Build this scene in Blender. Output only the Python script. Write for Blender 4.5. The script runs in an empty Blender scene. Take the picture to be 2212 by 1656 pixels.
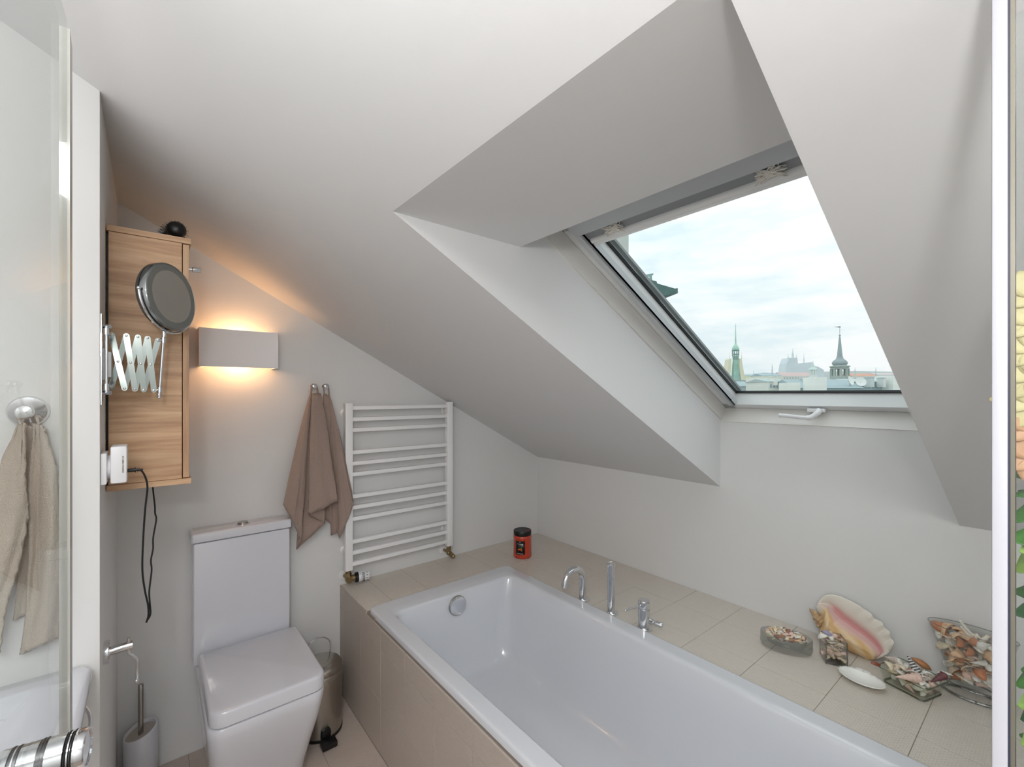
import bpy, bmesh, math, random
from mathutils import Vector as V, Matrix as M
random.seed(11)
S = bpy.context.scene
COL = S.collection
PI = math.pi

# ------------------------------------------------------------------ camera, sky, lights, exposure
FPX, CY, YAW, CAMZ = 973.1355, 849.4121, math.radians(38.9385), 1.472
cd = bpy.data.cameras.new('camera')
cd.sensor_fit = 'HORIZONTAL'; cd.sensor_width = 36; cd.lens = FPX / 2212 * 36
cd.shift_y = (CY - 828) / 2212
cd.clip_start = 0.02; cd.clip_end = 3000
cam = bpy.data.objects.new('camera', cd); COL.objects.link(cam)
cam.location = (0, 0, CAMZ); cam.rotation_euler = (PI / 2, 0, -YAW)
S.camera = cam

S.view_settings.view_transform = 'Standard'
S.view_settings.look = 'None'
S.view_settings.exposure = 0.05
S.view_settings.gamma = 1.0
S.view_settings.use_curve_mapping = False

W = bpy.data.worlds.new('sky'); S.world = W; W.use_nodes = True
nt = W.node_tree; N = nt.nodes; N.clear()
out = N.new('ShaderNodeOutputWorld'); bg = N.new('ShaderNodeBackground')
tc = N.new('ShaderNodeTexCoord'); mp = N.new('ShaderNodeMapping'); mp.inputs['Scale'].default_value = (2.2, 2.2, 9.0)
ns = N.new('ShaderNodeTexNoise'); ns.inputs['Scale'].default_value = 1.6; ns.inputs['Detail'].default_value = 7; ns.inputs['Roughness'].default_value = .56
rp = N.new('ShaderNodeValToRGB')
rp.color_ramp.elements[0].position = .37; rp.color_ramp.elements[0].color = (.70, .84, .89, 1)
rp.color_ramp.elements[1].position = .60; rp.color_ramp.elements[1].color = (.98, 1.0, 1.0, 1)
e = rp.color_ramp.elements.new(.47); e.color = (.83, .92, .945, 1)
nt.links.new(tc.outputs['Generated'], mp.inputs['Vector']); nt.links.new(mp.outputs['Vector'], ns.inputs['Vector'])
nt.links.new(ns.outputs['Fac'], rp.inputs['Fac']); sx_ = N.new('ShaderNodeSeparateXYZ'); nt.links.new(tc.outputs['Generated'], sx_.inputs[0])
gr = N.new('ShaderNodeMapRange'); gr.inputs['From Min'].default_value = 0; gr.inputs['From Max'].default_value = 1
gr.inputs['To Min'].default_value = 1.0; gr.inputs['To Max'].default_value = 1.5; nt.links.new(sx_.outputs['Z'], gr.inputs['Value'])
nt.links.new(gr.outputs['Result'], bg.inputs['Strength']); nt.links.new(rp.outputs['Color'], bg.inputs['Color'])
nt.links.new(bg.outputs['Background'], out.inputs['Surface'])
W.cycles.sampling_method = 'MANUAL'; W.cycles.sample_map_resolution = 512


def lamp(name, kind, loc, power, color=(1, 1, 1), radius=.05, rot=None, size=None):
    ld = bpy.data.lights.new(name, kind); ld.energy = power; ld.color = color
    if kind == 'AREA':
        ld.shape = 'RECTANGLE'; ld.size, ld.size_y = size
    else:
        ld.shadow_soft_size = radius
    o = bpy.data.objects.new(name, ld); COL.objects.link(o); o.location = loc
    if rot: o.rotation_euler = rot
    return o


# the lamp close above the doorway the picture is taken from, an added soft fill facing down and an added uplight
lamp('doorway_lamp', 'POINT', (-.17, -.142, 1.727), 13, (1, .99, .985), .05)
lamp('soft_fill', 'AREA', (-.42, -.35, 2.22), 17, (1, .99, .985), size=(.5, .5), rot=(0, 0, 0))  # unseen area fill, added for general brightness
lamp('ceiling_fill', 'AREA', (-.40, .15, 1.80), 11, (1, .985, .99), size=(.35, .35), rot=(PI, 0, 0))  # unseen area fill, added to brighten the ceiling

# ------------------------------------------------------------------ pixel -> point on a real plane (photo treated as 2212 x 1656)
FWD = V((math.sin(YAW), math.cos(YAW), 0)); RGT = V((math.cos(YAW), -math.sin(YAW), 0)); CAM = V((0, 0, CAMZ))
def ray(u, v): return FWD + RGT * ((u - 1106) / FPX) - V((0, 0, (v - CY) / FPX))
def onX(u, v, x): r = ray(u, v); return CAM + r * (x / r.x)
def onY(u, v, y): r = ray(u, v); return CAM + r * (y / r.y)
def onZ(u, v, z): r = ray(u, v); return CAM + r * ((z - CAMZ) / r.z)
def atD(u, v, d): return CAM + ray(u, v) * d

# room measures (metres)
XW, YB, ZK, TP = 2.050, 2.264, 1.043, .5388      # knee wall, back wall, knee height, roof pitch
YC1, YC2, ZS = 1.0104, .2252, 1.349              # skylight cheeks, sill top
XT = .452                                        # upper edge of the ceiling opening
ZD = .527                                        # bath deck
XL, YP = -.090, 1.46                             # return wall, partition face
XR, YR = -1.15, -1.0                             # unseen left and rear ends
def ceil(x): return ZK + (XW - x) * TP
RC, RS = 1 / math.hypot(1, TP), TP / math.hypot(1, TP)
def roof(s, y, w): return V((XW + s * RC + w * RS, y, ZK - s * RS + w * RC))   # s down the slope, w out of the roof


def lin(c):
    f = lambda x: x / 12.92 if x <= .04045 else ((x + .055) / 1.055) ** 2.4
    return tuple(f(x / 255) for x in c)


# ------------------------------------------------------------------ materials
def base_mat(name):
    m = bpy.data.materials.new(name); m.use_nodes = True
    nt = m.node_tree; b = nt.nodes['Principled BSDF']
    return m, nt, b


def mat(name, rgb, rough=.5, metal=0, coat=0, spec=.5, bump=0, bscale=60, var=0, vscale=8, trans=0, emit=None, estr=0):
    m, nt, b = base_mat(name)
    c = lin(rgb)
    b.inputs['Base Color'].default_value = (*c, 1)
    b.inputs['Roughness'].default_value = rough; b.inputs['Metallic'].default_value = metal
    b.inputs['Coat Weight'].default_value = coat; b.inputs['Coat Roughness'].default_value = .05
    b.inputs['Specular IOR Level'].default_value = spec
    if emit: b.inputs['Emission Color'].default_value = (*lin(emit), 1); b.inputs['Emission Strength'].default_value = estr
    if bump or var:
        g = nt.nodes.new('ShaderNodeNewGeometry')
    if bump:
        n = nt.nodes.new('ShaderNodeTexNoise'); n.inputs['Scale'].default_value = bscale; n.inputs['Detail'].default_value = 4
        bu = nt.nodes.new('ShaderNodeBump'); bu.inputs['Strength'].default_value = bump; bu.inputs['Distance'].default_value = .004
        nt.links.new(g.outputs['Position'], n.inputs['Vector']); nt.links.new(n.outputs['Fac'], bu.inputs['Height'])
        nt.links.new(bu.outputs['Normal'], b.inputs['Normal'])
    if var:
        n = nt.nodes.new('ShaderNodeTexNoise'); n.inputs['Scale'].default_value = vscale; n.inputs['Detail'].default_value = 5
        mx = nt.nodes.new('ShaderNodeMix'); mx.data_type = 'RGBA'
        mx.inputs[6].default_value = (*[x * (1 - var) for x in c], 1); mx.inputs[7].default_value = (*[min(1, x * (1 + var)) for x in c], 1)
        nt.links.new(g.outputs['Position'], n.inputs['Vector']); nt.links.new(n.outputs['Fac'], mx.inputs[0])
        nt.links.new(mx.outputs[2], b.inputs['Base Color'])
    return m


def glass_mat(name, tint, refl=1.0, rough=0.0, f0=.04):
    m = bpy.data.materials.new(name); m.use_nodes = True
    nt = m.node_tree; N = nt.nodes; N.clear(); L = nt.links.new
    o = N.new('ShaderNodeOutputMaterial'); mix = N.new('ShaderNodeMixShader')
    t = N.new('ShaderNodeBsdfTransparent'); t.inputs['Color'].default_value = (*tint, 1)
    gl = N.new('ShaderNodeBsdfGlossy'); gl.inputs['Roughness'].default_value = rough
    g = N.new('ShaderNodeNewGeometry'); d = N.new('ShaderNodeVectorMath'); d.operation = 'DOT_PRODUCT'
    L(g.outputs['Incoming'], d.inputs[0]); L(g.outputs['Normal'], d.inputs[1])
    def mt(op, a, b=None):
        n = N.new('ShaderNodeMath'); n.operation = op
        if isinstance(a, float): n.inputs[0].default_value = a
        else: L(a, n.inputs[0])
        if b is not None: n.inputs[1].default_value = b
        return n.outputs[0]
    a = mt('ABSOLUTE', d.outputs['Value'])
    s = N.new('ShaderNodeMath'); s.operation = 'SUBTRACT'; s.inputs[0].default_value = 1; L(a, s.inputs[1])
    p = mt('POWER', s.outputs[0], 5.0); k = mt('MULTIPLY', p, (1 - f0)); k2 = mt('ADD', k, f0); k3 = mt('MULTIPLY', k2, refl)
    L(k3, mix.inputs[0]); L(t.outputs[0], mix.inputs[1]); L(gl.outputs[0], mix.inputs[2]); L(mix.outputs[0], o.inputs['Surface'])
    return m


def tile_mat(name, rgb, ua, va, rough=.45):
    """woven relief: rows of short ridges; ua, va are the axes the rows run along / across"""
    m, nt, b = base_mat(name); L = nt.links.new; N = nt.nodes
    c = lin(rgb)
    g = N.new('ShaderNodeNewGeometry'); sp = N.new('ShaderNodeSeparateXYZ'); cb = N.new('ShaderNodeCombineXYZ')
    L(g.outputs['Position'], sp.inputs[0]); L(sp.outputs[ua], cb.inputs[0]); L(sp.outputs[va], cb.inputs[1])
    br = N.new('ShaderNodeTexBrick'); br.offset = .5; br.inputs['Scale'].default_value = 1
    br.inputs['Brick Width'].default_value = .013; br.inputs['Row Height'].default_value = .0065
    br.inputs['Mortar Size'].default_value = .0012; br.inputs['Mortar Smooth'].default_value = 1.0
    br.inputs['Color1'].default_value = (*c, 1); br.inputs['Color2'].default_value = (*[x * .95 for x in c], 1)
    br.inputs['Mortar'].default_value = (*[x * .90 for x in c], 1)
    L(cb.outputs[0], br.inputs['Vector']); L(br.outputs['Color'], b.inputs['Base Color'])
    bu = N.new('ShaderNodeBump'); bu.inputs['Strength'].default_value = .55; bu.inputs['Distance'].default_value = .0015; bu.invert = True
    L(br.outputs['Fac'], bu.inputs['Height']); L(bu.outputs['Normal'], b.inputs['Normal'])
    b.inputs['Roughness'].default_value = rough
    return m


def wood_mat(name, along=0):
    m, nt, b = base_mat(name); L = nt.links.new; N = nt.nodes
    g = N.new('ShaderNodeNewGeometry'); mp = N.new('ShaderNodeMapping')
    sc = [34, 34, 34]; sc[along] = 2.2; mp.inputs['Scale'].default_value = sc
    L(g.outputs['Position'], mp.inputs['Vector'])
    n = N.new('ShaderNodeTexNoise'); n.inputs['Scale'].default_value = 1.3; n.inputs['Detail'].default_value = 8; n.inputs['Roughness'].default_value = .62; n.inputs['Distortion'].default_value = .6
    L(mp.outputs[0], n.inputs['Vector'])
    r = N.new('ShaderNodeValToRGB'); e = r.color_ramp.elements
    e[0].position = .28; e[0].color = (*lin((168, 130, 100)), 1); e[1].position = .70; e[1].color = (*lin((220, 184, 148)), 1)
    x = e.new(.45); x.color = (*lin((196, 156, 120)), 1); x = e.new(.55); x.color = (*lin((208, 170, 133)), 1)
    L(n.outputs['Fac'], r.inputs[0])
    # broad light and dark bands, across the grain
    mp2 = N.new('ShaderNodeMapping'); s2 = [7, 7, 7]; s2[along] = 1.2; mp2.inputs['Scale'].default_value = s2
    L(g.outputs['Position'], mp2.inputs['Vector'])
    n2 = N.new('ShaderNodeTexNoise'); n2.inputs['Scale'].default_value = 1.6; n2.inputs['Detail'].default_value = 3; L(mp2.outputs[0], n2.inputs['Vector'])
    mr = N.new('ShaderNodeMapRange'); mr.inputs[1].default_value = .3; mr.inputs[2].default_value = .7; mr.inputs[3].default_value = .86; mr.inputs[4].default_value = 1.10
    L(n2.outputs['Fac'], mr.inputs[0])
    mx = N.new('ShaderNodeMix'); mx.data_type = 'RGBA'; mx.blend_type = 'MULTIPLY'; mx.inputs[0].default_value = 1
    L(r.outputs[0], mx.inputs[6]); L(mr.outputs[0], mx.inputs[7]); L(mx.outputs[2], b.inputs['Base Color'])
    b.inputs['Roughness'].default_value = .5
    bu = N.new('ShaderNodeBump'); bu.inputs['Strength'].default_value = .12; bu.inputs['Distance'].default_value = .002
    L(n.outputs['Fac'], bu.inputs['Height']); L(bu.outputs['Normal'], b.inputs['Normal'])
    return m


def attr_mat(name, rough=.35, coat=.2, bump=0, bscale=80):
    m, nt, b = base_mat(name)
    a = nt.nodes.new('ShaderNodeVertexColor'); a.layer_name = 'Col'
    nt.links.new(a.outputs['Color'], b.inputs['Base Color'])
    b.inputs['Roughness'].default_value = rough; b.inputs['Coat Weight'].default_value = coat
    if bump:
        n = nt.nodes.new('ShaderNodeTexNoise'); n.inputs['Scale'].default_value = bscale
        bu = nt.nodes.new('ShaderNodeBump'); bu.inputs['Strength'].default_value = bump; bu.inputs['Distance'].default_value = .002
        nt.links.new(n.outputs['Fac'], bu.inputs['Height']); nt.links.new(bu.outputs['Normal'], b.inputs['Normal'])
    return m


PLASTER = mat('white_plaster', (228, 228, 227), .55, bump=.10, bscale=35, spec=.35)
CEILM = mat('white_ceiling_paint', (228, 228, 228), .6, bump=.10, bscale=28, spec=.3)
GROUT = mat('grout', (150, 138, 128), .9)
TILE_F = tile_mat('woven_floor_tile', (205, 191, 180), 0, 1)
TILE_P = tile_mat('woven_panel_tile', (196, 184, 174), 1, 2)
TILE_D = tile_mat('woven_deck_tile', (225, 217, 206), 1, 0, .30)
CERAMIC = mat('white_ceramic', (220, 221, 228), .12, coat=.6)
ENAMEL = mat('white_bath_enamel', (220, 223, 229), .14, coat=.7)
LACQ = mat('white_lacquer', (246, 246, 246), .3, coat=.2)
PVC = mat('white_plastic', (236, 236, 238), .35)
FRAMEW = mat('white_window_lacquer', (226, 228, 228), .35, coat=.1)
LINING = mat('window_lining_paint', (224, 221, 216), .45)
ALU = mat('grey_aluminium', (196, 201, 204), .4, metal=0)
CASS = mat('grey_blind_cassette', (150, 153, 156), .45)
GASKET = mat('black_rubber_gasket', (22, 26, 28), .5)
CHROME = mat('chrome', (225, 227, 230), .07, metal=1)
STEEL = mat('brushed_steel', (176, 172, 165), .26, metal=1)
DKSTEEL = mat('dark_steel', (120, 110, 100), .3, metal=1)
BRASS = mat('aged_brass', (150, 132, 100), .33, metal=1)
BLACK = mat('black_plastic', (14, 14, 15), .4)
BLACKR = mat('black_rubber', (20, 20, 21), .55)
WOOD = wood_mat('oak_board', 0)
WOODV = wood_mat('oak_board_upright', 2)
WOODY = wood_mat('oak_board_lengthwise', 1)
TOWELB = mat('brown_terry', (173, 153, 142), .95, bump=.9, bscale=420, spec=.1, var=.10, vscale=200)
TOWELG = mat('beige_terry', (206, 194, 180), .95, bump=.9, bscale=380, spec=.1, var=.10, vscale=160)
MIRROR = mat('mirror_glass', (196, 198, 192), .06, metal=1)
MIRFROST = mat('frosted_mirror_ring', (150, 155, 152), .35, metal=.9)
PANE = glass_mat('window_glass', (.985, .995, .995), .8)
DOORG = glass_mat('shower_glass', (.955, .975, .968), .85)
SEAL = glass_mat('clear_seal', (.93, .94, .92), 1.6, .25, f0=.12)
TRIMW = mat('white_profile', (182, 182, 189), .35, coat=.2)
DISHG = glass_mat('greenish_glass', (.972, .985, .955), 1.2, f0=.05)
VASEG = glass_mat('clear_glass', (.985, .99, .987), 1.2, f0=.05)
OVALG = glass_mat('thick_grey_glass', (.80, .825, .815), 1.5, .12, f0=.12)
EDGEG = glass_mat('green_glass_edge', (.58, .66, .55), 1.6, .05, f0=.08)  # darker green tint stands in for refraction at the glass edges
EDGEC = glass_mat('grey_glass_edge', (.66, .68, .67), 1.8, .05, f0=.10)  # grey tint stands in for refraction along rims and corners


# ------------------------------------------------------------------ mesh helpers
def nb(): return bmesh.new()


def merge(bm, t):
    me = bpy.data.meshes.new('t'); t.to_mesh(me); t.free(); bm.from_mesh(me); bpy.data.meshes.remove(me)
    return bm


def box(bm, x0, x1, y0, y1, z0, z1, bev=0, seg=2, mx=None):
    t = nb(); bmesh.ops.create_cube(t, size=1)
    for v in t.verts:
        v.co = V(((x0 + x1) / 2 + v.co.x * (x1 - x0), (y0 + y1) / 2 + v.co.y * (y1 - y0), (z0 + z1) / 2 + v.co.z * (z1 - z0)))
    if bev: bmesh.ops.bevel(t, geom=t.edges[:], offset=bev, segments=seg, profile=.5, affect='EDGES')
    if mx: t.transform(mx)
    return merge(bm, t)


def prism(bm, pts, axis, a0, a1, bev=0):
    t = nb()
    def p(q, a):
        return V((q[0], a, q[1])) if axis == 'y' else V((a, q[0], q[1])) if axis == 'x' else V((q[0], q[1], a))
    A = [t.verts.new(p(q, a0)) for q in pts]; B = [t.verts.new(p(q, a1)) for q in pts]
    n = len(pts)
    t.faces.new(A); t.faces.new(B[::-1])
    for i in range(n): t.faces.new((A[i], B[i], B[(i + 1) % n], A[(i + 1) % n]))
    bmesh.ops.recalc_face_normals(t, faces=t.faces[:])
    if bev: bmesh.ops.bevel(t, geom=t.edges[:], offset=bev, segments=2, profile=.5, affect='EDGES')
    return merge(bm, t)


def hull8(bm, pts):
    """a solid from 8 corners: 4 of one face in order, then the 4 opposite"""
    t = nb(); v = [t.verts.new(p) for p in pts]
    for f in ((0, 1, 2, 3), (7, 6, 5, 4), (0, 4, 5, 1), (1, 5, 6, 2), (2, 6, 7, 3), (3, 7, 4, 0)): t.faces.new([v[i] for i in f])
    bmesh.ops.recalc_face_normals(t, faces=t.faces[:])
    return merge(bm, t)


def rbox(bm, s0, s1, y0, y1, w0, w1):
    """box in roof coordinates"""
    return hull8(bm, [roof(s0, y0, w0), roof(s1, y0, w0), roof(s1, y1, w0), roof(s0, y1, w0), roof(s0, y0, w1), roof(s1, y0, w1), roof(s1, y1, w1), roof(s0, y1, w1)])


def loft(bm, loops, c0=True, c1=True, closed=True):
    R = [[bm.verts.new(p) for p in l] for l in loops]
    n = len(R[0]); fs = []
    for a, b in zip(R, R[1:]):
        for i in range(n if closed else n - 1):
            fs.append(bm.faces.new((a[i], a[(i + 1) % n], b[(i + 1) % n], b[i])))
    if c0: fs.append(bm.faces.new(R[0][::-1]))
    if c1: fs.append(bm.faces.new(R[-1]))
    bmesh.ops.recalc_face_normals(bm, faces=bm.faces[:])
    return bm


def tube(bm, pts, r, n=10, caps=True):
    pts = [V(p) for p in pts]; rs = r if isinstance(r, (list, tuple)) else [r] * len(pts)
    loops = []; prev = None
    for i, p in enumerate(pts):
        d = (pts[min(i + 1, len(pts) - 1)] - pts[max(i - 1, 0)]).normalized()
        if prev is None:
            a = d.orthogonal().normalized()
        else:
            a = (prev - d * prev.dot(d)).normalized()
        prev = a; b = d.cross(a)
        loops.append([p + (a * math.cos(2 * PI * k / n) + b * math.sin(2 * PI * k / n)) * rs[i] for k in range(n)])
    return loft(bm, loops, caps, caps)


def cyl(bm, a, b, r, r2=None, n=16): return tube(bm, [a, b], [r, r if r2 is None else r2], n)


def lathe(bm, prof, c=(0, 0, 0), d=(0, 0, 1), n=28, sx=1, sy=1, c0=True, c1=True):
    """profile of (radius, height) turned about the axis d through c; sx, sy make it oval"""
    q = V((0, 0, 1)).rotation_difference(V(d).normalized()).to_matrix()
    loops = [[V(c) + q @ V((r * sx * math.cos(2 * PI * k / n), r * sy * math.sin(2 * PI * k / n), z)) for k in range(n)] for r, z in prof]
    return loft(bm, loops, c0, c1)


def ell(bm, c, rx, ry, rz, n=14, m=8):
    t = nb(); bmesh.ops.create_uvsphere(t, u_segments=n, v_segments=m, radius=1)
    t.transform(M.Translation(V(c)) @ M.Diagonal((rx, ry, rz, 1)))
    return merge(bm, t)


def smooth_path(pts, k=6):
    pts = [V(p) for p in pts]; P = [pts[0]] + pts + [pts[-1]]; o = []
    for i in range(1, len(P) - 2):
        for j in range(k):
            t = j / k; a, b, c, d = P[i - 1], P[i], P[i + 1], P[i + 2]
            o.append(.5 * ((2 * b) + (c - a) * t + (2 * a - 5 * b + 4 * c - d) * t * t + (3 * b - a - 3 * c + d) * t ** 3))
    return o + [pts[-1]]


def rrect(cx, cy, hx, hy, r, z, n=6, rf=None):
    """rounded rectangle, counter-clockwise; rf = radius of the two corners at low y"""
    o = []
    for (sx, sy, a0) in ((1, 1, 0), (-1, 1, 90), (-1, -1, 180), (1, -1, 270)):
        q = min(rf if (rf is not None and sy < 0) else r, hx, hy)
        for k in range(n + 1):
            a = math.radians(a0 + 90 * k / n)
            o.append(V((cx + sx * (hx - q) + q * math.cos(a), cy + sy * (hy - q) + q * math.sin(a), z)))
    return o


def obj(name, bm, m, parent=None, smooth=True, angle=40, solid=0, sub=0):
    me = bpy.data.meshes.new(name); bm.to_mesh(me); bm.free()
    if m: me.materials.append(m)
    if smooth:
        me.shade_smooth()
        try: me.set_sharp_from_angle(angle=math.radians(angle))
        except Exception: pass
    o = bpy.data.objects.new(name, me); COL.objects.link(o)
    if solid:
        md = o.modifiers.new('thickness', 'SOLIDIFY'); md.thickness = solid; md.offset = 0
    if sub:
        md = o.modifiers.new('round', 'SUBSURF'); md.levels = sub; md.render_levels = sub
    if parent:
        o.parent = parent
        r = parent
        while r.parent: r = r.parent
        o.matrix_parent_inverse = M.Translation(-V(r.location)) if parent is r else M.Identity(4)
    return o


def tag(o, label, cat, group=None):
    o['label'] = label; o['category'] = cat
    if group: o['group'] = group
    return o


def thing(name, label, cat, loc=(0, 0, 0), group=None):
    o = bpy.data.objects.new(name, None); COL.objects.link(o); o.location = loc; o.empty_display_size = .05
    return tag(o, label, cat, group)


def struct(name, bm, m, parent=None, **k):
    o = obj(name, bm, m, parent, **k)
    if not parent: o['kind'] = 'structure'
    return o


# ------------------------------------------------------------------ the room
bm = nb(); box(bm, XR - .2, XW + .4, YR - .2, YB + .2, -.25, -.0015)
floor = struct('floor', bm, GROUT, smooth=False)
# ceiling: four solids round the skylight opening
bm = nb()
def slope_poly(x0, x1, t): return [(x0, ceil(x0)), (x1, ceil(x1)), (x1 + .19, ceil(x1 + .19) + t), (x0, ceil(x0) + t)]
prism(bm, slope_poly(XR - .2, XW, .36), 'y', YC1, YB + .2)
prism(bm, slope_poly(XR - .2, XW, .36), 'y', YR - .2, YC2)
e1, f1 = roof(-1.46, 0, .31), roof(-1.46, 0, .45)
prism(bm, [(XR - .2, ceil(XR - .2)), (XT, ceil(XT)), (.846, 1.9005), (.846, 1.915), (e1.x, e1.z), (f1.x, f1.z), (XR - .2, ceil(XR - .2) + .5)], 'y', YC2, YC1)
ceiling = struct('ceiling', bm, CEILM, smooth=False)
# knee wall under the slope, rising to the sill inside the skylight
bm = nb()
g1 = roof(-.128, 0, .30); g2 = roof(-.128, 0, .39)
prism(bm, [(XW, 0), (XW, ZK + .002), (XW + .2, ZK + .2), (XW + .35, ZK + .2), (XW + .35, 0)], 'y', YC1, YB + .2)
prism(bm, [(XW, 0), (XW, ZK + .002), (XW + .2, ZK + .2), (XW + .35, ZK + .2), (XW + .35, 0)], 'y', YR - .2, YC2)
prism(bm, [(XW, 0), (XW, ZS), (g1.x, g1.z), (g2.x, g2.z), (XW + .35, 1.25), (XW + .35, 0)], 'y', YC2, YC1)
struct('wall_right', bm, PLASTER, smooth=False)
bm = nb(); prism(bm, [(XL - .02, -.2), (XW + .3, -.2), (XW + .3, ceil(XW + .3) + .2), (XL - .02, ceil(XL) + .2)], 'y', YB, YB + .15)
struct('wall_back', bm, PLASTER, smooth=False)
bm = nb(); prism(bm, [(XR - .2, -.2), (XL, -.2), (XL, ceil(XL) + .2), (XR - .2, ceil(XR) + .2)], 'y', YP, YB + .15)
struct('wall_left', bm, PLASTER, smooth=False)
bm = nb(); box(bm, XR - .15, XR, YR - .2, YP + .1, -.2, 3.2)
struct('wall_side', bm, PLASTER, smooth=False)
bm = nb(); box(bm, XR - .2, XW + .35, YR - .15, YR, -.2, 3.2)
struct('wall_front', bm, PLASTER, smooth=False)


# tiles: floor, bath panel, bath deck
def tiles(parent, us, vs, make, m, cache={}):
    for i in range(len(us) - 1):
        for j in range(len(vs) - 1):
            u0, u1, v0, v1 = us[i] + .0009, us[i + 1] - .0009, vs[j] + .0009, vs[j + 1] - .0009
            if u1 - u0 < .012 or v1 - v0 < .012: continue
            key = (m.name, round(u1 - u0, 4), round(v1 - v0, 4))
            h = random.uniform(-.00025, .00025)
            pos, rot = make((u0 + u1) / 2, (v0 + v1) / 2, h)
            if key not in cache:
                b = nb(); du, dv = (u1 - u0) / 2, (v1 - v0) / 2
                box(b, -du, du, -dv, dv, -.006, 0, .0007, 1)
                me = bpy.data.meshes.new('tile'); b.to_mesh(me); b.free(); me.materials.append(m); cache[key] = me
            o = bpy.data.objects.new('tile', cache[key]); COL.objects.link(o); o.parent = parent
            o.matrix_local = M.Translation(pos) @ rot


def rng(a, b, off, step):
    k = math.ceil((a - off) / step); o = [a]
    while off + k * step < b - 1e-6:
        if off + k * step > a + .004: o.append(off + k * step)
        k += 1
    return o + [b]


XPN = .737
tiles(floor, rng(XL, XPN, .557, .2145), rng(.2, YB, 1.773, .2145), lambda u, v, h: (V((u, v, .0005 + h)), M.Identity(4)), TILE_F)
bm = nb(); box(bm, XPN + .004, XPN + .05, -.2, YB, 0, .512)
box(bm, XPN + .004, XW, 1.84, YB, ZD - .03, ZD - .0015); box(bm, 1.50, XW, -.3, YB, ZD - .03, ZD - .0015); box(bm, XPN + .004, XW, -.3, .17, ZD - .03, ZD - .0015)
surround = struct('trim_1', bm, GROUT, smooth=False)
RX = M(((0, 0, -1, 0), (1, 0, 0, 0), (0, 1, 0, 0), (0, 0, 0, 1)))     # local x -> world y, local y -> world z, local z -> -x
RX = M(((0, 0, -1, 0), (-1, 0, 0, 0), (0, 1, 0, 0), (0, 0, 0, 1)))
tiles(surround, rng(.35, YB, 1.765, .2225), [0, .215, .427, .513], lambda u, v, h: (V((XPN + h, u, v)), RX), TILE_P)
ID = M.Identity(4)
tiles(surround, [XPN, .868, 1.057, 1.255, 1.452, 1.652, 1.852, XW], [1.918, 1.985, 2.203, YB], lambda u, v, h: (V((u, v, ZD + h)), ID), TILE_D)
tiles(surround, [1.519, 1.652, 1.852, XW], rng(-.05, 1.918, 1.123, .2145), lambda u, v, h: (V((u, v, ZD + h)), ID), TILE_D)
tiles(surround, [XPN, .868, 1.057, 1.255, 1.519], [-.05, .11], lambda u, v, h: (V((u, v, ZD + h)), ID), TILE_D)
# upper edge of the panel where the deck strip begins
bm = nb(); box(bm, XPN, XPN + .004, 1.918, YB, .514, ZD)
obj('edge_tile', bm, TILE_P, surround, smooth=False)

# ------------------------------------------------------------------ skylight
win = bpy.data.objects.new('window_1', None); COL.objects.link(win); win['kind'] = 'structure'
WY0, WY1 = YC2 + .004, YC1 - .004
bm = nb()                                             # lining boards round the reveal
for (y0, y1) in ((YC1 - .006, YC1 + .02), (YC2 - .02, YC2 + .006)): rbox(bm, -1.47, -.135, y0, y1, .272, .337)
obj('lining', bm, LINING, win, smooth=False)
bm = nb(); rb = [roof(-.142, WY0, .262), roof(-.13, WY0, .335)]
hull8(bm, [V((XW - .003, WY0, ZS - .004)), roof(-.136, WY0, .337), roof(-.136, WY1, .337), V((XW - .003, WY1, ZS - .004)),
           V((XW + .02, WY0, ZS - .02)), roof(-.11, WY0, .337), roof(-.11, WY1, .337), V((XW + .02, WY1, ZS - .02))])
obj('lining', bm, LINING, win, smooth=False)
SW = .0515                                            # sash member width
bm = nb()
rbox(bm, -.173, -.134, WY0 + .002, WY1 - .002, .338, .4035)
rbox(bm, -1.46, -1.35, WY0 + .002, WY1 - .002, .338, .43)
rbox(bm, -1.46, -.134, WY1 - SW, WY1 - .002, .338, .4035)
rbox(bm, -1.46, -.134, WY0 + .002, WY0 + SW, .338, .4035)
obj('sash', bm, FRAMEW, win, smooth=False)
bm = nb()                                             # outer frame and roof collar
rbox(bm, -1.5, -.09, WY1 - .002, YC1 + .09, .34, .415); rbox(bm, -1.5, -.09, YC2 - .09, WY0 + .002, .34, .415)
rbox(bm, -.132, -.03, YC2 - .09, YC1 + .09, .34, .415); rbox(bm, -1.6, -1.462, YC2 - .09, YC1 + .09, .34, .47)
obj('frame', bm, FRAMEW, win, smooth=False)
bm = nb()
for y0, y1 in ((WY1 - SW - .006, WY1 - SW), (WY0 + SW, WY0 + SW + .006)): rbox(bm, -1.33, -.1735, y0, y1, .393, .4035)
rbox(bm, -.181, -.1735, WY0 + SW, WY1 - SW, .394, .4035)
obj('gasket', bm, GASKET, win, smooth=False)
bm = nb()                                             # outer glazing bead, grey behind the gasket
for y0, y1 in ((WY1 - SW - .018, WY1 - SW), (WY0 + SW, WY0 + SW + .018)): rbox(bm, -1.36, -.165, y0, y1, .4105, .420)
obj('glazing_bead', bm, mat('grey_bead', (140, 146, 146), .4), win, smooth=False)
bm = nb(); rbox(bm, -1.352, -.165, WY0 + SW - .01, WY1 - SW + .01, .404, .410)
obj('pane', bm, PANE, win, smooth=False)
for s_ in (1, -1):                                    # blind guides down both sides and across the top
    f = (lambda a, b: (WY1 - b, WY1 - a)) if s_ > 0 else (lambda a, b: (WY0 + a, WY0 + b))
    bm = nb(); rbox(bm, -1.40, -.178, *f(.034, .062), .329, .3375); rbox(bm, -1.40, -.178, *f(.0535, .062), .329, .358)
    obj('blind_guide', bm, ALU, win, smooth=False)
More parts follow.
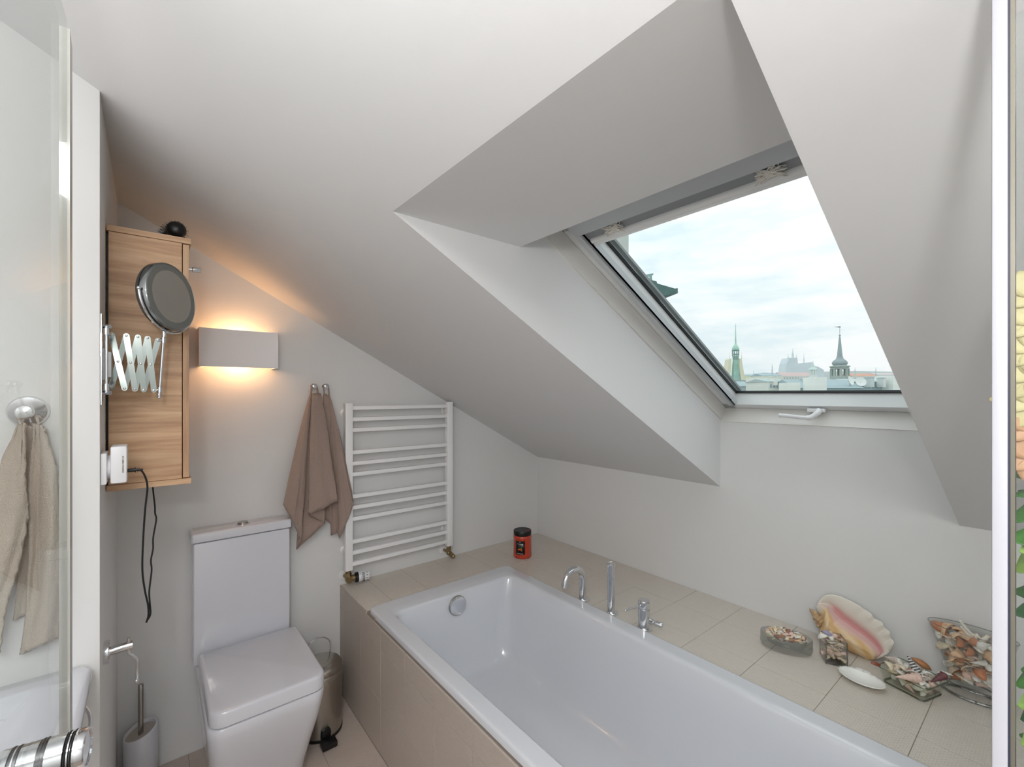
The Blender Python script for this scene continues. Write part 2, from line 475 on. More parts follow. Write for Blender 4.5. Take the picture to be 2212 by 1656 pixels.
bm = nb(); rbox(bm, -1.40, -1.323, WY0 + .034, WY1 - .034, .3285, .3375)
obj('blind_head_rail', bm, ALU, win, smooth=False)
bm = nb(); rbox(bm, -1.3225, -1.284, WY0 + .0625, WY1 - .0625, .342, .40)
obj('blind_cassette', bm, CASS, win, smooth=False)
bm = nb(); tube(bm, [roof(-1.279, WY0 + .064, .345), roof(-1.279, WY1 - .064, .345)], .0115, 12)
rbox(bm, -1.273, -1.262, WY0 + .064, WY1 - .064, .337, .348)
obj('blind_bottom_bar', bm, mat('light_aluminium', (236, 238, 237), .35), win)
CORD = mat('white_cord', (236, 232, 224), .8)
for yy in (.838, .412):
    bm = nb(); pts = []
    for k in range(54):
        a = k * 2.3
        pts.append(roof(-1.303 + .014 * math.sin(a * 1.31) + .006 * math.sin(k * .9), yy + .030 * math.cos(a) + random.uniform(-.008, .008), .332 + .006 * math.sin(a * .7)))
    tube(bm, smooth_path(pts, 4), .0014, 5)
    obj('cord_bundle', bm, CORD, win)
bm = nb(); rbox(bm, -.215, -.180, WY1 - .066, WY1 - .056, .334, .352)
obj('guide_stop', bm, ALU, win, smooth=False)
bm = nb()                                             # opening handle
hp = onX(1760, 884, 2.062)
box(bm, hp.x - .006, hp.x + .014, hp.y - .036, hp.y + .026, hp.z - .012, hp.z + .004, .003)
q = onX(1768, 890, 2.040); r_ = onX(1752, 901, 2.022); s_ = onX(1736, 901.5, 2.020); t_ = onX(1685, 896.5, 2.024)
tube(bm, smooth_path([hp + V((0, -.012, -.004)), q, r_, s_, (s_ + t_) / 2, t_], 5), [.011] * 8 + [.010] * 6 + [.0075] * 12, 12)
ell(bm, t_, .0085, .0085, .0085)
obj('window_handle', bm, PVC, win)

# ------------------------------------------------------------------ bathtub
tub = thing('bathtub', 'white rectangular bathtub set into the tiled surround under the skylight', 'bathtub', (1.133, 1.016, .15))
cx, cy_, hx, hy = 1.131, 1.016, .386, .902
bm = nb()
L_ = []
for (dx, dz) in ((.004, .515), (.0, .519), (.0, .536), (.0015, .5405), (.004, .543), (.008, .544), (.012, .5442), (.052, .544), (.056, .544)):
    L_.append(rrect(cx, cy_, hx - dx, hy - dx, .030, dz))
ix, iy0, iy1 = cx - .004, .255, 1.803
def inner(mx, my0, my1, r, z): return rrect(ix, (iy0 + my0 + iy1 - my1) / 2, .316 - mx, (iy1 - my1 - iy0 - my0) / 2, r, z)
for a in ((-.008, -.008, -.008, .045, .5425), (-.002, -.002, -.002, .045, .539), (.004, .004, .003, .045, .530), (.016, .03, .010, .055, .45), (.034, .09, .022, .07, .33),
          (.052, .15, .036, .08, .225), (.066, .19, .052, .09, .185), (.092, .23, .080, .09, .160), (.135, .30, .13, .09, .150)):
    L_.append(inner(*a))
loft(bm, L_, False, True)
obj('bath_shell', bm, ENAMEL, tub, angle=38)
o = onY(986, 1306, 1.793)
bm = nb(); lathe(bm, [(.0, .022), (.030, .022), (.041, .019), (.043, .012), (.043, .004), (.036, .0)], o + V((0, .002, 0)), (0, -1, .08), 28, c0=False)
kn = obj('overflow_knob', bm, CHROME, tub)
bm = nb(); lathe(bm, [(.0425, .008), (.0445, .008), (.0445, .014), (.0425, .014)], o + V((0, .002, 0)), (0, -1, .08), 28, c0=False, c1=False)
obj('trim_ring', bm, STEEL, kn)

# ------------------------------------------------------------------ bath fittings
def base_ring(bm, x, y, r): lathe(bm, [(r * .92, 0), (r, .002), (r, .007), (r * .94, .0095), (0.001, .0095)], (x, y, ZD), n=24)
sp = thing('bath_spout', 'chrome bath spout curving over the rim like a swan neck', 'faucet', (1.545, 1.399, ZD))
bm = nb(); base_ring(bm, 1.549, 1.395, .026); obj('base_ring', bm, CHROME, sp)
bm = nb(); pts = [V((1.545, 1.399, ZD + .005)), V((1.545, 1.399, ZD + .05)), V((1.545, 1.399, ZD + .095))]
for k in range(1, 15):
    a = PI * k / 15 * .92; pts.append(V((1.545 - .058 + .058 * math.cos(a), 1.399, ZD + .098 + .056 * math.sin(a))))
pts.append(pts[-1] + V((-.006, 0, -.026)))
tube(bm, pts, .0158, 18); obj('spout_pipe', bm, CHROME, sp)
bm = nb(); d = (pts[-1] - pts[-2]).normalized(); cyl(bm, pts[-1] - d * .002, pts[-1] + d * .006, .0145); obj('aerator', bm, CHROME, sp)
wd = thing('hand_shower', 'slim upright chrome hand shower standing in the deck', 'shower head', (1.547, 1.237, ZD))
bm = nb(); base_ring(bm, 1.550, 1.233, .026); obj('holder_ring', bm, CHROME, wd)
bm = nb(); lathe(bm, [(.0155, 0), (.0160, .05), (.0170, .14), (.0172, .205), (.0165, .212), (.0130, .214), (.0125, .2125), (.001, .2125)], (1.547, 1.237, ZD + .005), n=22); obj('wand', bm, CHROME, wd)
bm = nb(); box(bm, 1.5315, 1.5335, 1.2295, 1.233, .655, .675); obj('spray_mark', bm, BLACK, wd, smooth=False)
mxr = thing('bath_mixer', 'chrome bath mixer with a pin lever and a side knob', 'faucet', (1.55, 1.074, ZD))
bm = nb(); base_ring(bm, 1.55, 1.072, .030); obj('base_ring', bm, CHROME, mxr)
bm = nb(); lathe(bm, [(.0235, 0), (.0235, .078), (.0228, .080)], (1.55, 1.074, ZD + .004), n=26, c1=True); obj('mixer_body', bm, CHROME, mxr)
bm = nb(); lathe(bm, [(.0225, .0805), (.0236, .082), (.0236, .110), (.0225, .1125), (.001, .1125)], (1.55, 1.074, ZD + .004), n=26)
cap = obj('cap', bm, CHROME, mxr)
bm = nb(); cyl(bm, (1.535, 1.077, ZD + .098), (1.448, 1.088, ZD + .099), .0047, .0042, 12); ell(bm, (1.448, 1.088, ZD + .099), .0042, .0042, .0042)
obj('lever', bm, CHROME, mxr)
bm = nb(); a_ = V((1.556, 1.062, ZD + .037)); dd = V((.14, -1, .0)).normalized()
tube(bm, [a_, a_ + dd * .026, a_ + dd * .0265, a_ + dd * .034, a_ + dd * .0345, a_ + dd * .060, a_ + dd * .062], [.0115, .0115, .007, .007, .0105, .0105, .009], 16)
obj('diverter_knob', bm, CHROME, mxr)

# ------------------------------------------------------------------ toilet
wc = thing('toilet', 'white square close-coupled toilet with its lid closed', 'toilet', (.32, 1.98, 0))
bm = nb(); L_ = []
for z, x0, x1, y0, r in ((.0, .178, .462, 1.830, .05), (.02, .176, .464, 1.822, .05), (.10, .170, .472, 1.795, .055), (.20, .160, .486, 1.755, .055), (.30, .150, .500, 1.718, .05), (.36, .146, .506, 1.703, .045), (.392, .146, .507, 1.700, .042), (.397, .150, .503, 1.704, .04)):
    L_.append(rrect((x0 + x1) / 2, (y0 + YB - .002) / 2, (x1 - x0) / 2, (YB - .002 - y0) / 2, .012, z, rf=r))
loft(bm, L_); obj('bowl', bm, CERAMIC, wc, angle=50)
def slab(x0, x1, y0, y1, z0, z1, r, rf=None, e=.006):
    b = nb(); L = []
    for (i, z) in ((e * .6, z0), (0, z0 + e * .5), (0, z1 - e), (e * .3, z1 - e * .35), (e, z1)):
        L.append(rrect((x0 + x1) / 2, (y0 + y1) / 2, (x1 - x0) / 2 - i, (y1 - y0) / 2 - i, r, z, rf=rf))
    return loft(b, L)
obj('seat_lid', slab(.150, .507, 1.695, 2.138, .401, .456, .012, .045, .010), CERAMIC, wc, angle=50)
obj('tank', slab(.137, .486, 2.157, YB - .001, .40, .879, .006, None, .004), CERAMIC, wc, angle=50)
tl = obj('tank_lid', slab(.131, .491, 2.150, YB - .001, .883, .920, .008, None, .006), CERAMIC, wc, angle=50)
bm = nb(); lathe(bm, [(.026, 0), (.0265, .003), (.024, .006), (.0235, .0055), (.001, .0055)], (.312, 2.203, .920), n=24)
fb = obj('flush_button', bm, CHROME, wc)
bm = nb(); lathe(bm, [(.019, .0055), (.019, .009), (.017, .010), (.001, .010)], (.312, 2.203, .920), n=24)
obj('button_plate', bm, STEEL, fb)

# ------------------------------------------------------------------ pedal bin
bn = thing('pedal_bin', 'small steel pedal bin between the toilet and the tiled bath panel', 'bin', (.590, 2.06, 0))
bx, by = .590, 2.06
bm = nb(); lathe(bm, [(.084, .0), (.087, .004), (.087, .014)], (bx, by, 0), n=32); obj('base', bm, BLACK, bn)
bm = nb(); lathe(bm, [(.085, .014), (.085, .215), (.0855, .225)], (bx, by, 0), n=32, c1=True); obj('can', bm, STEEL, bn)
bm = nb(); lathe(bm, [(.0875, .226), (.088, .230), (.088, .262), (.085, .266), (.086, .268), (.086, .285), (.078, .296), (.05, .304), (.001, .306)], (bx, by, 0), n=32); obj('lid', bm, STEEL, bn)
bm = nb(); tube(bm, smooth_path([V((bx - .052, by + .05, .30)), V((bx - .052, by + .05, .345)), V((bx - .03, by + .05, .372)), V((bx, by + .05, .38)), V((bx + .03, by + .05, .372)), V((bx + .052, by + .05, .345)), V((bx + .052, by + .05, .29))], 4), .003, 8); obj('carry_handle', bm, CHROME, bn)
bm = nb(); tube(bm, [(bx - .01, by - .08, .035), (bx - .005, by - .125, .03)], .0032, 8); box(bm, bx - .035, bx + .025, by - .145, by - .10, .004, .028, .004); box(bm, bx - .025, bx + .012, by - .10, by - .08, .01, .055, .004)
obj('pedal', bm, BLACK, bn)

# ------------------------------------------------------------------ towel radiator
rad = thing('towel_radiator', 'white ladder towel radiator on the back wall above the bath deck', 'radiator', (1.04, YB, .6))
RY = 2.188
for (x0, x1) in ((.740, .775), (1.305, 1.340)):
    bm = nb(); box(bm, x0, x1, RY, RY + .032, .613, 1.425, .0025); obj('upright', bm, LACQ, rad)
for v in (876.7, 901.2, 924.4, 972.7, 996.9, 1020.4, 1068.1, 1092.3, 1117, 1166, 1190, 1214.3):
    z = onY(761, v, RY + .006).z
    bm = nb(); box(bm, .774, 1.306, RY + .004, RY + .028, z - .0195, z, .003); obj('bar', bm, LACQ, rad)
for (x, z) in ((.757, 1.375), (1.322, 1.375), (.757, .70), (1.322, .70)):
    bm = nb(); lathe(bm, [(.020, 0), (.020, .006), (.012, .010), (.012, .046), (.001, .046)], (x, YB, z), (0, -1, 0), 18); obj('wall_bracket', bm, LACQ, rad)
va = thing('radiator_valve', 'brass radiator valve with a white thermostat head on the deck corner', 'valve', (.757, 2.204, .575))
bm = nb(); cyl(bm, (.757, 2.204, .613), (.757, 2.204, .596), .012); cyl(bm, (.757, 2.204, .600), (.757, 2.204, .585), .0155, n=6); cyl(bm, (.757, 2.204, .588), (.757, 2.204, .560), .0125)
cyl(bm, (.757, YB - .004, .571), (.757, 2.204, .571), .009); ell(bm, (.757, 2.204, .570), .0165, .0165, .0165); cyl(bm, (.757, 2.204, .570), (.757, 2.186, .570), .016)
cyl(bm, (.757, 2.204, .571), (.790, 2.199, .571), .0155); obj('valve_body', bm, BRASS, va)
bm = nb(); lathe(bm, [(.024, 0), (.021, .006), (.011, .008)], (.752, YB - .0005, .571), (0, -1, 0), 20); obj('wall_rosette', bm, PVC, va)
hx_ = V((1, -.16, .0)).normalized(); h0 = V((.788, 2.199, .571))
bm = nb(); tube(bm, [h0, h0 + hx_ * .004, h0 + hx_ * .014, h0 + hx_ * .016], [.021, .0245, .0245, .022], 22); obj('collar', bm, BLACK, va)
bm = nb(); tube(bm, [h0 + hx_ * .016, h0 + hx_ * .018, h0 + hx_ * .058, h0 + hx_ * .066, h0 + hx_ * .068], [.0235, .0245, .0225, .0205, .017], 24)
hd_ = obj('thermostat_head', bm, PVC, va)
bm = nb()
up = V((0, 0, 1)); sd = hx_.cross(up).normalized()
for k in range(-5, 7):
    a = k * .2 - .15; nrm = sd * math.cos(a) + up * math.sin(a)
    for (p0, p1, ok) in ((.024, .027, k % 2 == 0), (.031, .044, True), (.050, .060, k % 3 == 0)):
        if not ok: continue
        c = h0 + hx_ * ((p0 + p1) / 2) + nrm * (.0243 - .05 * max(0, (p0 + p1) / 2 - .018) * .9)
        q = M.Translation(c) @ M((hx_, nrm.cross(hx_), nrm)).transposed().to_4x4()
        box(bm, -(p1 - p0) / 2, (p1 - p0) / 2, -.0011, .0011, -.0006, .0006, mx=q)
obj('scale_marks', bm, BLACK, hd_, smooth=False)['kind'] = 'stuff'
vb = thing('radiator_lockshield', 'small brass lockshield valve under the right radiator upright', 'valve', (1.322, 2.204, .58))
bm = nb(); cyl(bm, (1.322, 2.204, .613), (1.322, 2.204, .598), .011); cyl(bm, (1.322, 2.204, .602), (1.322, 2.204, .588), .0145, n=6); cyl(bm, (1.322, 2.204, .59), (1.322, 2.204, .574), .0115)
cyl(bm, (1.322, YB - .004, .575), (1.322, 2.20, .575), .0085); ell(bm, (1.322, 2.204, .572), .014, .014, .014); cyl(bm, (1.324, 2.204, .572), (1.330, 2.170, .560), .013, .012); ell(bm, (1.330, 2.170, .560), .012, .012, .012)
obj('valve_body', bm, BRASS, vb)
bm = nb(); lathe(bm, [(.026, 0), (.022, .006), (.010, .008)], (1.316, YB - .0005, .575), (0, -1, 0), 20); obj('wall_rosette', bm, PVC, vb)


# ------------------------------------------------------------------ wall hooks and towels
def towel_mesh(top, hem, rows=26, sub=7, sag=.0, jit=.0025, seed=3, ruffle=0):
    """cloth gathered at `top` points and falling to the hem points; both lists have equal length"""
    rnd = random.Random(seed)
    T, H = [], []
    n = len(hem)
    for i in range(n - 1):
        for k in range(sub):
            t = k / sub
            T.append(top[i].lerp(top[i + 1], t)); H.append(hem[i].lerp(hem[i + 1], t))
    T.append(top[-1]); H.append(hem[-1])
    bm = nb(); R = []
    ph = [rnd.uniform(0, 6.28) for _ in range(4)]
    for j in range(rows + 1):
        t = j / rows; row = []
        for i in range(len(T)):
            f = t ** .86
            p = T[i].lerp(H[i], t); q = T[i].lerp(H[i], f)
            c = V((q.x, q.y, p.z))
            c.y += jit * math.sin(ph[0] + i * .9 + t * 5) * t + jit * .6 * math.sin(ph[1] + i * 2.1 - t * 9) * t
            c.y -= sag * math.sin(PI * t) 
            if ruffle and (i in (0, len(T) - 1) or j == rows): c.y += ruffle * math.sin(j * 2.2 + i * 1.9); c.x += ruffle * .6 * math.sin(j * 2.9 + i)
            row.append(bm.verts.new(c))
        R.append(row)
    for j in range(rows):
        for i in range(len(T) - 1): bm.faces.new((R[j][i], R[j][i + 1], R[j + 1][i + 1], R[j + 1][i]))
    bmesh.ops.recalc_face_normals(bm, faces=bm.faces[:])
    return bm


def hook(u, v, label):
    p = onY(u, v, YB); t = thing('wall_hook', label, 'hook', p)
    bm = nb(); lathe(bm, [(.009, 0), (.009, .004), (.0055, .007), (.0055, .040)], p, (0, -1, 0), 16); obj('stem', bm, CHROME, t)
    bm = nb(); lathe(bm, [(.006, .038), (.0115, .040), (.0115, .046), (.009, .048), (.001, .048)], p, (0, -1, .0), 18); obj('knob', bm, CHROME, t)
    return p
h1 = hook(674, 834, 'left of the two small chrome hooks above the brown towels')
h2 = hook(699, 834, 'right of the two small chrome hooks above the brown towels')


def px(l): return [onY(u, v, YB - d) for (u, v, d) in l]
hemA = px([(722, 1088, .085), (728, 1081, .118), (700, 1097, .128), (667, 1111, .130), (684, 1120, .100), (702, 1130, .088), (672, 1158, .078), (640, 1186, .080), (650, 1167, .104), (634, 1128, .108), (612, 1090, .082), (622, 1062, .040)])
topA = px([(692, 850, .045), (692, 850, .052), (684, 848, .058), (675, 850, .058), (680, 850, .050), (684, 852, .046), (680, 852, .044), (674, 852, .045), (673, 852, .050), (671, 852, .050), (670, 854, .044), (672, 854, .034)])
tA = thing('hand_towel', 'brown towel hanging from the left hook beside the toilet tank', 'towel', h1)
obj('cloth', towel_mesh(topA, hemA, seed=2), TOWELB, tA, angle=70, solid=.005)
bm = nb(); p0 = h1 + V((0, -.036, .008)); tube(bm, smooth_path([topA[2] + V((.006, .002, -.004)), p0 + V((.010, 0, -.006)), p0, p0 + V((-.010, 0, -.006)), topA[10] + V((.002, 0, -.004))], 5), .0042, 8); obj('hanging_loop', bm, TOWELB, tA)
hemB = px([(692, 1100, .034), (705, 1124, .040), (727, 1138, .052), (716, 1156, .046), (729, 1150, .068), (734, 1163, .078), (750, 1125, .096), (763, 1092, .100), (760, 1062, .092)])
topB = px([(699, 852, .034), (700, 850, .038), (706, 850, .042), (704, 852, .038), (708, 852, .040), (710, 854, .040), (711, 854, .042), (712, 856, .042), (711, 858, .038)])
tB = thing('hand_towel', 'brown towel hanging from the right hook next to the radiator', 'towel', h2)
obj('cloth', towel_mesh(topB, hemB, seed=5), TOWELB, tB, angle=70, solid=.005)
bm = nb(); p0 = h2 + V((0, -.036, .008)); tube(bm, smooth_path([topB[1] + V((.002, .002, -.004)), p0 + V((-.010, 0, -.006)), p0, p0 + V((.010, 0, -.006)), topB[7] + V((-.002, 0, -.004))], 5), .0032, 8); obj('hanging_loop', bm, TOWELB, tB)

# ------------------------------------------------------------------ wall lamp
wl = thing('wall_lamp', 'white plaster up and down wall lamp glowing warm above the toilet', 'lamp', (.30, YB, 1.66))
bm = nb(); x0, x1, z0, z1, yf = .157, .441, 1.581, 1.735, 2.166
O, I = [], []
for k in range(13):
    t = k / 12; c = .010 * math.sin(PI * t)
    O.append((x0 + (x1 - x0) * t, yf + c)); I.append((x0 + .008 + (x1 - x0 - .016) * t, yf + .007 + c))
poly = O + [(x1, YB), (x1 - .008, YB)] + I[::-1] + [(x0 + .008, YB), (x0, YB)]
t_ = nb(); A = [t_.verts.new((x, y, z0)) for x, y in poly]; B = [t_.verts.new((x, y, z1)) for x, y in poly]
n = len(poly)
for i in range(n): t_.faces.new((A[i], A[(i + 1) % n], B[(i + 1) % n], B[i]))
def strip(vs, flip):
    for k in range(12):
        q = [vs[k], vs[k + 1], vs[15 + 12 - k - 1], vs[15 + 12 - k]]; t_.faces.new(q[::-1] if flip else q)
    q = [vs[12], vs[13], vs[14], vs[15]]; t_.faces.new(q[::-1] if flip else q)
    q = [vs[0], vs[27], vs[28], vs[29]]; t_.faces.new(q[::-1] if flip else q)
strip(A, True); strip(B, False)
bmesh.ops.recalc_face_normals(t_, faces=t_.faces[:])
merge(bm, t_); obj('shade', bm, mat('lamp_plaster', (250, 250, 252), .7), wl, angle=30)
bm = nb(); box(bm, .25, .35, 2.235, YB, 1.64, 1.68, .004); obj('socket', bm, PVC, wl)
bm = nb(); tube(bm, [(.235, 2.215, 1.658), (.245, 2.215, 1.658), (.355, 2.215, 1.658), (.365, 2.215, 1.658)], [.006, .010, .010, .006], 12)
obj('bulb', bm, mat('warm_bulb', (255, 214, 160), .4, emit=(255, 190, 120), estr=6), wl)
for z in (1.70, 1.615):
    q = lamp('lamp_light', 'POINT', (.30, 2.222, z), .5, (1, .56, .26), .012); q.parent = wl; q.matrix_parent_inverse = M.Translation(-V(wl.location))

# ------------------------------------------------------------------ oak cabinet on the return wall
cb = thing('wall_cabinet', 'oak wall cabinet seen side on, hung high left of the lamp', 'cabinet', (XL, 1.95, 1.205))
CY0, CY1 = 1.645, 2.25
bm = nb(); box(bm, XL + .006, .078, CY0, CY0 + .016, 1.2215, 1.9145, .0006, 1); obj('side_panel', bm, WOOD, cb)
bm = nb(); box(bm, XL + .006, .078, CY1 - .016, CY1, 1.2215, 1.9145, .0006, 1); obj('side_panel', bm, WOOD, cb)
bm = nb(); box(bm, XL + .002, .100, CY0 - .004, CY1, 1.915, 1.931, .0006, 1); obj('top_board', bm, WOOD, cb)
bm = nb(); box(bm, XL + .002, .100, CY0 - .004, CY1, 1.205, 1.221, .0006, 1); obj('bottom_board', bm, WOOD, cb)
bm = nb(); box(bm, XL + .001, XL + .006, CY0 + .016, CY1, 1.222, 1.914); obj('back_panel', bm, BLACK, cb, smooth=False)
bm = nb(); box(bm, .080, .095, CY0 + .001, CY1, 1.2235, 1.9125, .0006, 1); dr = obj('door', bm, WOODV, cb)
kp = onY(408, 581, CY0 + .045); kp.x = .095
bm = nb(); lathe(bm, [(.0045, 0), (.0045, .010), (.0085, .012), (.0085, .030), (.007, .032), (.001, .032)], kp, (1, 0, 0), 16); obj('knob', bm, CHROME, dr)

# round hairbrush on top
hb = thing('hairbrush', 'black round hairbrush lying on top of the oak cabinet', 'hairbrush', (.075, 1.72, 1.931))
c0_ = V((.068, 1.690, 1.966)); ax = V((-.16, .98, -.03)).normalized()
bm = nb(); lathe(bm, [(.001, -.016), (.014, -.013), (.023, -.004), (.0255, .006), (.025, .014)], c0_, ax, 20); obj('end_cap', bm, BLACK, hb)
bm = nb(); lathe(bm, [(.019, .012), (.019, .120), (.012, .130), (.010, .150), (.012, .22), (.009, .25), (.001, .253)], c0_, ax, 16); obj('barrel', bm, mat('dark_brush_barrel', (46, 38, 34), .6), hb)
bm = nb(); q = V((0, 0, 1)).rotation_difference(ax).to_matrix(); rnd = random.Random(4)
for i in range(14):
    for k in range(16):
        a = 2 * PI * (k + .5 * (i % 2)) / 16 + rnd.uniform(-.08, .08)
        d = q @ V((math.cos(a), math.sin(a), rnd.uniform(-.05, .05)))
        b0 = c0_ + q @ V((0, 0, .018 + i * .0075)) + d * .018; ln = min(.0165, max(.004, (b0.z - 1.9335) / max(.01, -d.z) if d.z < -.01 else 1))
        tube(bm, [b0, b0 + d * ln], [.0007, .0004], 4)
br_ = obj('bristles', bm, BLACKR, hb, smooth=False); br_['kind'] = 'stuff'

# ------------------------------------------------------------------ scissor-arm mirror
mr = thing('shaving_mirror', 'round chrome magnifying mirror on a folding scissor arm', 'mirror', (XL, 1.50, 1.55))
tops = [(241.2, 722.4), (273, 725), (298, 727.7), (318.9, 730.4), (341.4, 734.4)]
bots = [(239.8, 836.6), (269, 838.6), (291.6, 840.3), (310.6, 842), (332.5, 842.6)]
dp = [1.155, 1.167, 1.179, 1.190, 1.201]
TPp = [atD(*p, d) for p, d in zip(tops, dp)]; BPp = [atD(*p, d) for p, d in zip(bots, dp)]
def link(bm, a, b, off, w=.0062, th=.0012):
    off = V(off); a = a + off; b = b + off; d = (b - a).normalized(); n = V((0, -1, 0)); n = (n - d * n.dot(d)).normalized(); s = d.cross(n)
    L = []
    for zz in (-th, th):
        l = []
        for k in range(7): an = -PI / 2 + PI * k / 6; l.append(b + d * (w * math.cos(an)) + s * (w * math.sin(an)) + n * zz)
        for k in range(7): an = PI / 2 + PI * k / 6; l.append(a + d * (w * math.cos(an)) + s * (w * math.sin(an)) + n * zz)
        L.append(l)
    loft(bm, L)
ARM = mat('polished_arm', (140, 148, 145), .14, metal=1)
for i in range(4):
    bm = nb(); link(bm, BPp[i], TPp[i + 1], (0, .0022, 0)); obj('arm_link', bm, ARM, mr)
    bm = nb(); link(bm, TPp[i], BPp[i + 1], (0, -.0022, 0)); obj('arm_link', bm, ARM, mr)
for p in TPp + BPp + [((TPp[i] + BPp[i + 1]) / 2) for i in range(4)]:
    bm = nb(); lathe(bm, [(.0032, 0), (.0030, .0012), (.0015, .002), (.0005, .0022)], p + V((0, -.0034, 0)), (0, -1, 0), 10); obj('rivet', bm, CHROME, mr)
wp = onY(226.5, 702, 1.452); wq = onY(226.5, 848, 1.452)
py = wp.y + .018
bm = nb(); box(bm, XL, XL + .004, 1.468, 1.500, wq.z - .03, wp.z + .03, .001, 1); obj('wall_plate', bm, CHROME, mr)
for z in (wp.z, wq.z):
    bm = nb(); cyl(bm, (XL + .003, py + .012, z), (wp.x + .009, py, z), .0052); obj('bracket_post', bm, CHROME, mr)
bm = nb(); cyl(bm, (wp.x + .002, py, wq.z), (wp.x + .002, py, wp.z), .0030); obj('pivot_rod', bm, CHROME, mr)
for p in (TPp[0], BPp[0]):
    bm = nb(); q = V((wp.x + .002, py, p.z)); cyl(bm, q + V((0, 0, -.008)), q + V((0, 0, .008)), .0055); d = (p - q); cyl(bm, q, q + d * .98, .0035); obj('clamp', bm, CHROME, mr)
rt_ = atD(354.5, 716, 1.209); rb_ = atD(344, 858, 1.209); rx, ry = (rt_.x + rb_.x) / 2, (rt_.y + rb_.y) / 2
r0, r1 = V((rb_.x, rb_.y, rb_.z)), V((rt_.x, rt_.y, rt_.z))
bm = nb(); cyl(bm, r0, r1, .0034); cyl(bm, r1 - V((0, 0, .014)), r1 + V((0, 0, .006)), .0052); cyl(bm, r0 + V((0, 0, .006)), r0 + V((0, 0, .010)), .005); ell(bm, r0, .0048, .0048, .004); obj('mirror_rod', bm, CHROME, mr)
for p, t in ((TPp[4], .87), (BPp[4], .115)):
    bm = nb(); q = r0.lerp(r1, t); cyl(bm, q + V((0, 0, -.007)), q + V((0, 0, .007)), .0055); cyl(bm, p, q, .0036); obj('clamp', bm, CHROME, mr)
nm = V((.78, -.62, .085)).normalized(); mc = atD(374, 641, 1.222)
bm = nb(); lathe(bm, [(.060, -.036), (.084, -.033), (.0905, -.024), (.0905, -.020), (.0885, -.0195), (.0885, -.018), (.0905, -.0175), (.0905, -.004), (.0885, -.001), (.0860, 0)], mc, nm, 48, c1=False)
drum = obj('housing', bm, mat('dark_chrome_housing', (150, 154, 154), .08, metal=1), mr)
bm = nb(); lathe(bm, [(.0860, 0), (.0855, -.0015), (.0700, -.0015)], mc, nm, 48, c0=False, c1=False); obj('frosted_ring', bm, MIRFROST, drum)
bm = nb(); lathe(bm, [(.0700, -.0015), (.001, -.0025)], mc, nm, 48, c0=False, c1=True); obj('mirror_glass', bm, MIRROR, drum)
# yoke: half ring round the drum down to the rod
side = nm.cross(V((0, 0, 1))).normalized(); upv = side.cross(nm).normalized(); cb_ = mc - nm * .014
bm = nb(); pts = [cb_ + side * (.0965 * math.cos(a)) + upv * (.0965 * math.sin(a)) for a in [math.radians(x) for x in range(178, 363, 8)]]
tube(bm, pts, .0032, 8); ell(bm, pts[0], .005, .005, .005); ell(bm, pts[-1], .005, .005, .005)
tube(bm, [cb_ - upv * .0965, r1], .004, 8)
obj('yoke', bm, CHROME, mr)

# switch, socket, adapter, cable on the return wall
sw = thing('light_switch', 'white double light switch on the return wall behind the mirror arm', 'switch', (XL, 1.55, 1.54))
za, zb = 1.505, 1.585
bm = nb(); box(bm, XL, XL + .010, 1.515, 1.595, za, zb, .003); obj('switch_plate', bm, PVC, sw)
bm = nb(); box(bm, XL + .010, XL + .018, 1.522, 1.553, za + .008, zb - .008, .002); obj('rocker', bm, PVC, sw)
bm = nb(); box(bm, XL + .010, XL + .018, 1.557, 1.588, za + .008, zb - .008, .002); obj('rocker', bm, PVC, sw)
so = thing('wall_socket', 'white wall socket on the return wall holding the plug-in adapter', 'socket', (XL, 1.50, 1.285))
bm = nb(); box(bm, XL, XL + .012, 1.470, 1.548, 1.250, 1.326, .003); obj('socket_plate', bm, PVC, so)
bm = nb(); lathe(bm, [(.030, .012), (.028, .020), (.021, .021), (.021, .012)], (XL, 1.509, 1.288), (1, 0, 0), 24); obj('socket_insert', bm, PVC, so)
ad = thing('power_adapter', 'boxy white plug-in power adapter in the socket under the oak cabinet', 'adapter', (-.05, 1.509, 1.295))
A0, A1 = onY(238, 965, 1.470), onY(274.5, 1042, 1.470)
bm = nb(); box(bm, XL + .021, A0.x + .002, 1.490, 1.526, 1.27, 1.31, .003); obj('plug_neck', bm, PVC, ad)
bm = nb(); box(bm, A0.x, A1.x, 1.470, 1.540, A1.z, A0.z, .004); body = obj('adapter_body', bm, PVC, ad)
bm = nb(); mxm = (A0.x + A1.x) / 2
rndm = random.Random(8)
for k in range(13):
    z = A1.z + .026 + k * .0032; w = rndm.choice((.002, .0035, .003, .0026))
    box(bm, mxm + .008 - w / 2, mxm + .008 + w / 2, 1.4692, 1.4702, z, z + .0019)
obj('rating_marks', bm, mat('faded_print', (120, 108, 84), .7), body, smooth=False)['kind'] = 'stuff'
pc = thing('mirror_cable', 'black cable hanging in a loop from the adapter below the oak cabinet', 'cable', (A1.x, 1.505, 1.27))
pz = onY(276, 1016, 1.50); pe = onY(291, 1017, 1.50)
bm = nb(); cyl(bm, (A1.x - .001, 1.50, pz.z), (pe.x, 1.50, pz.z), .0045); cyl(bm, (pe.x, 1.50, pz.z), (pe.x + .0025, 1.50, pz.z), .0062)
for k in range(4): x = pe.x + .005 + k * .003; cyl(bm, (x, 1.50, pz.z - .0003 * k), (x + .0014, 1.50, pz.z - .0006 * k), .0050 - .0005 * k)
cyl(bm, (pe.x, 1.50, pz.z), (pe.x + .016, 1.50, pz.z - .001), .0027); obj('cable_plug', bm, BLACK, pc)
bm = nb()
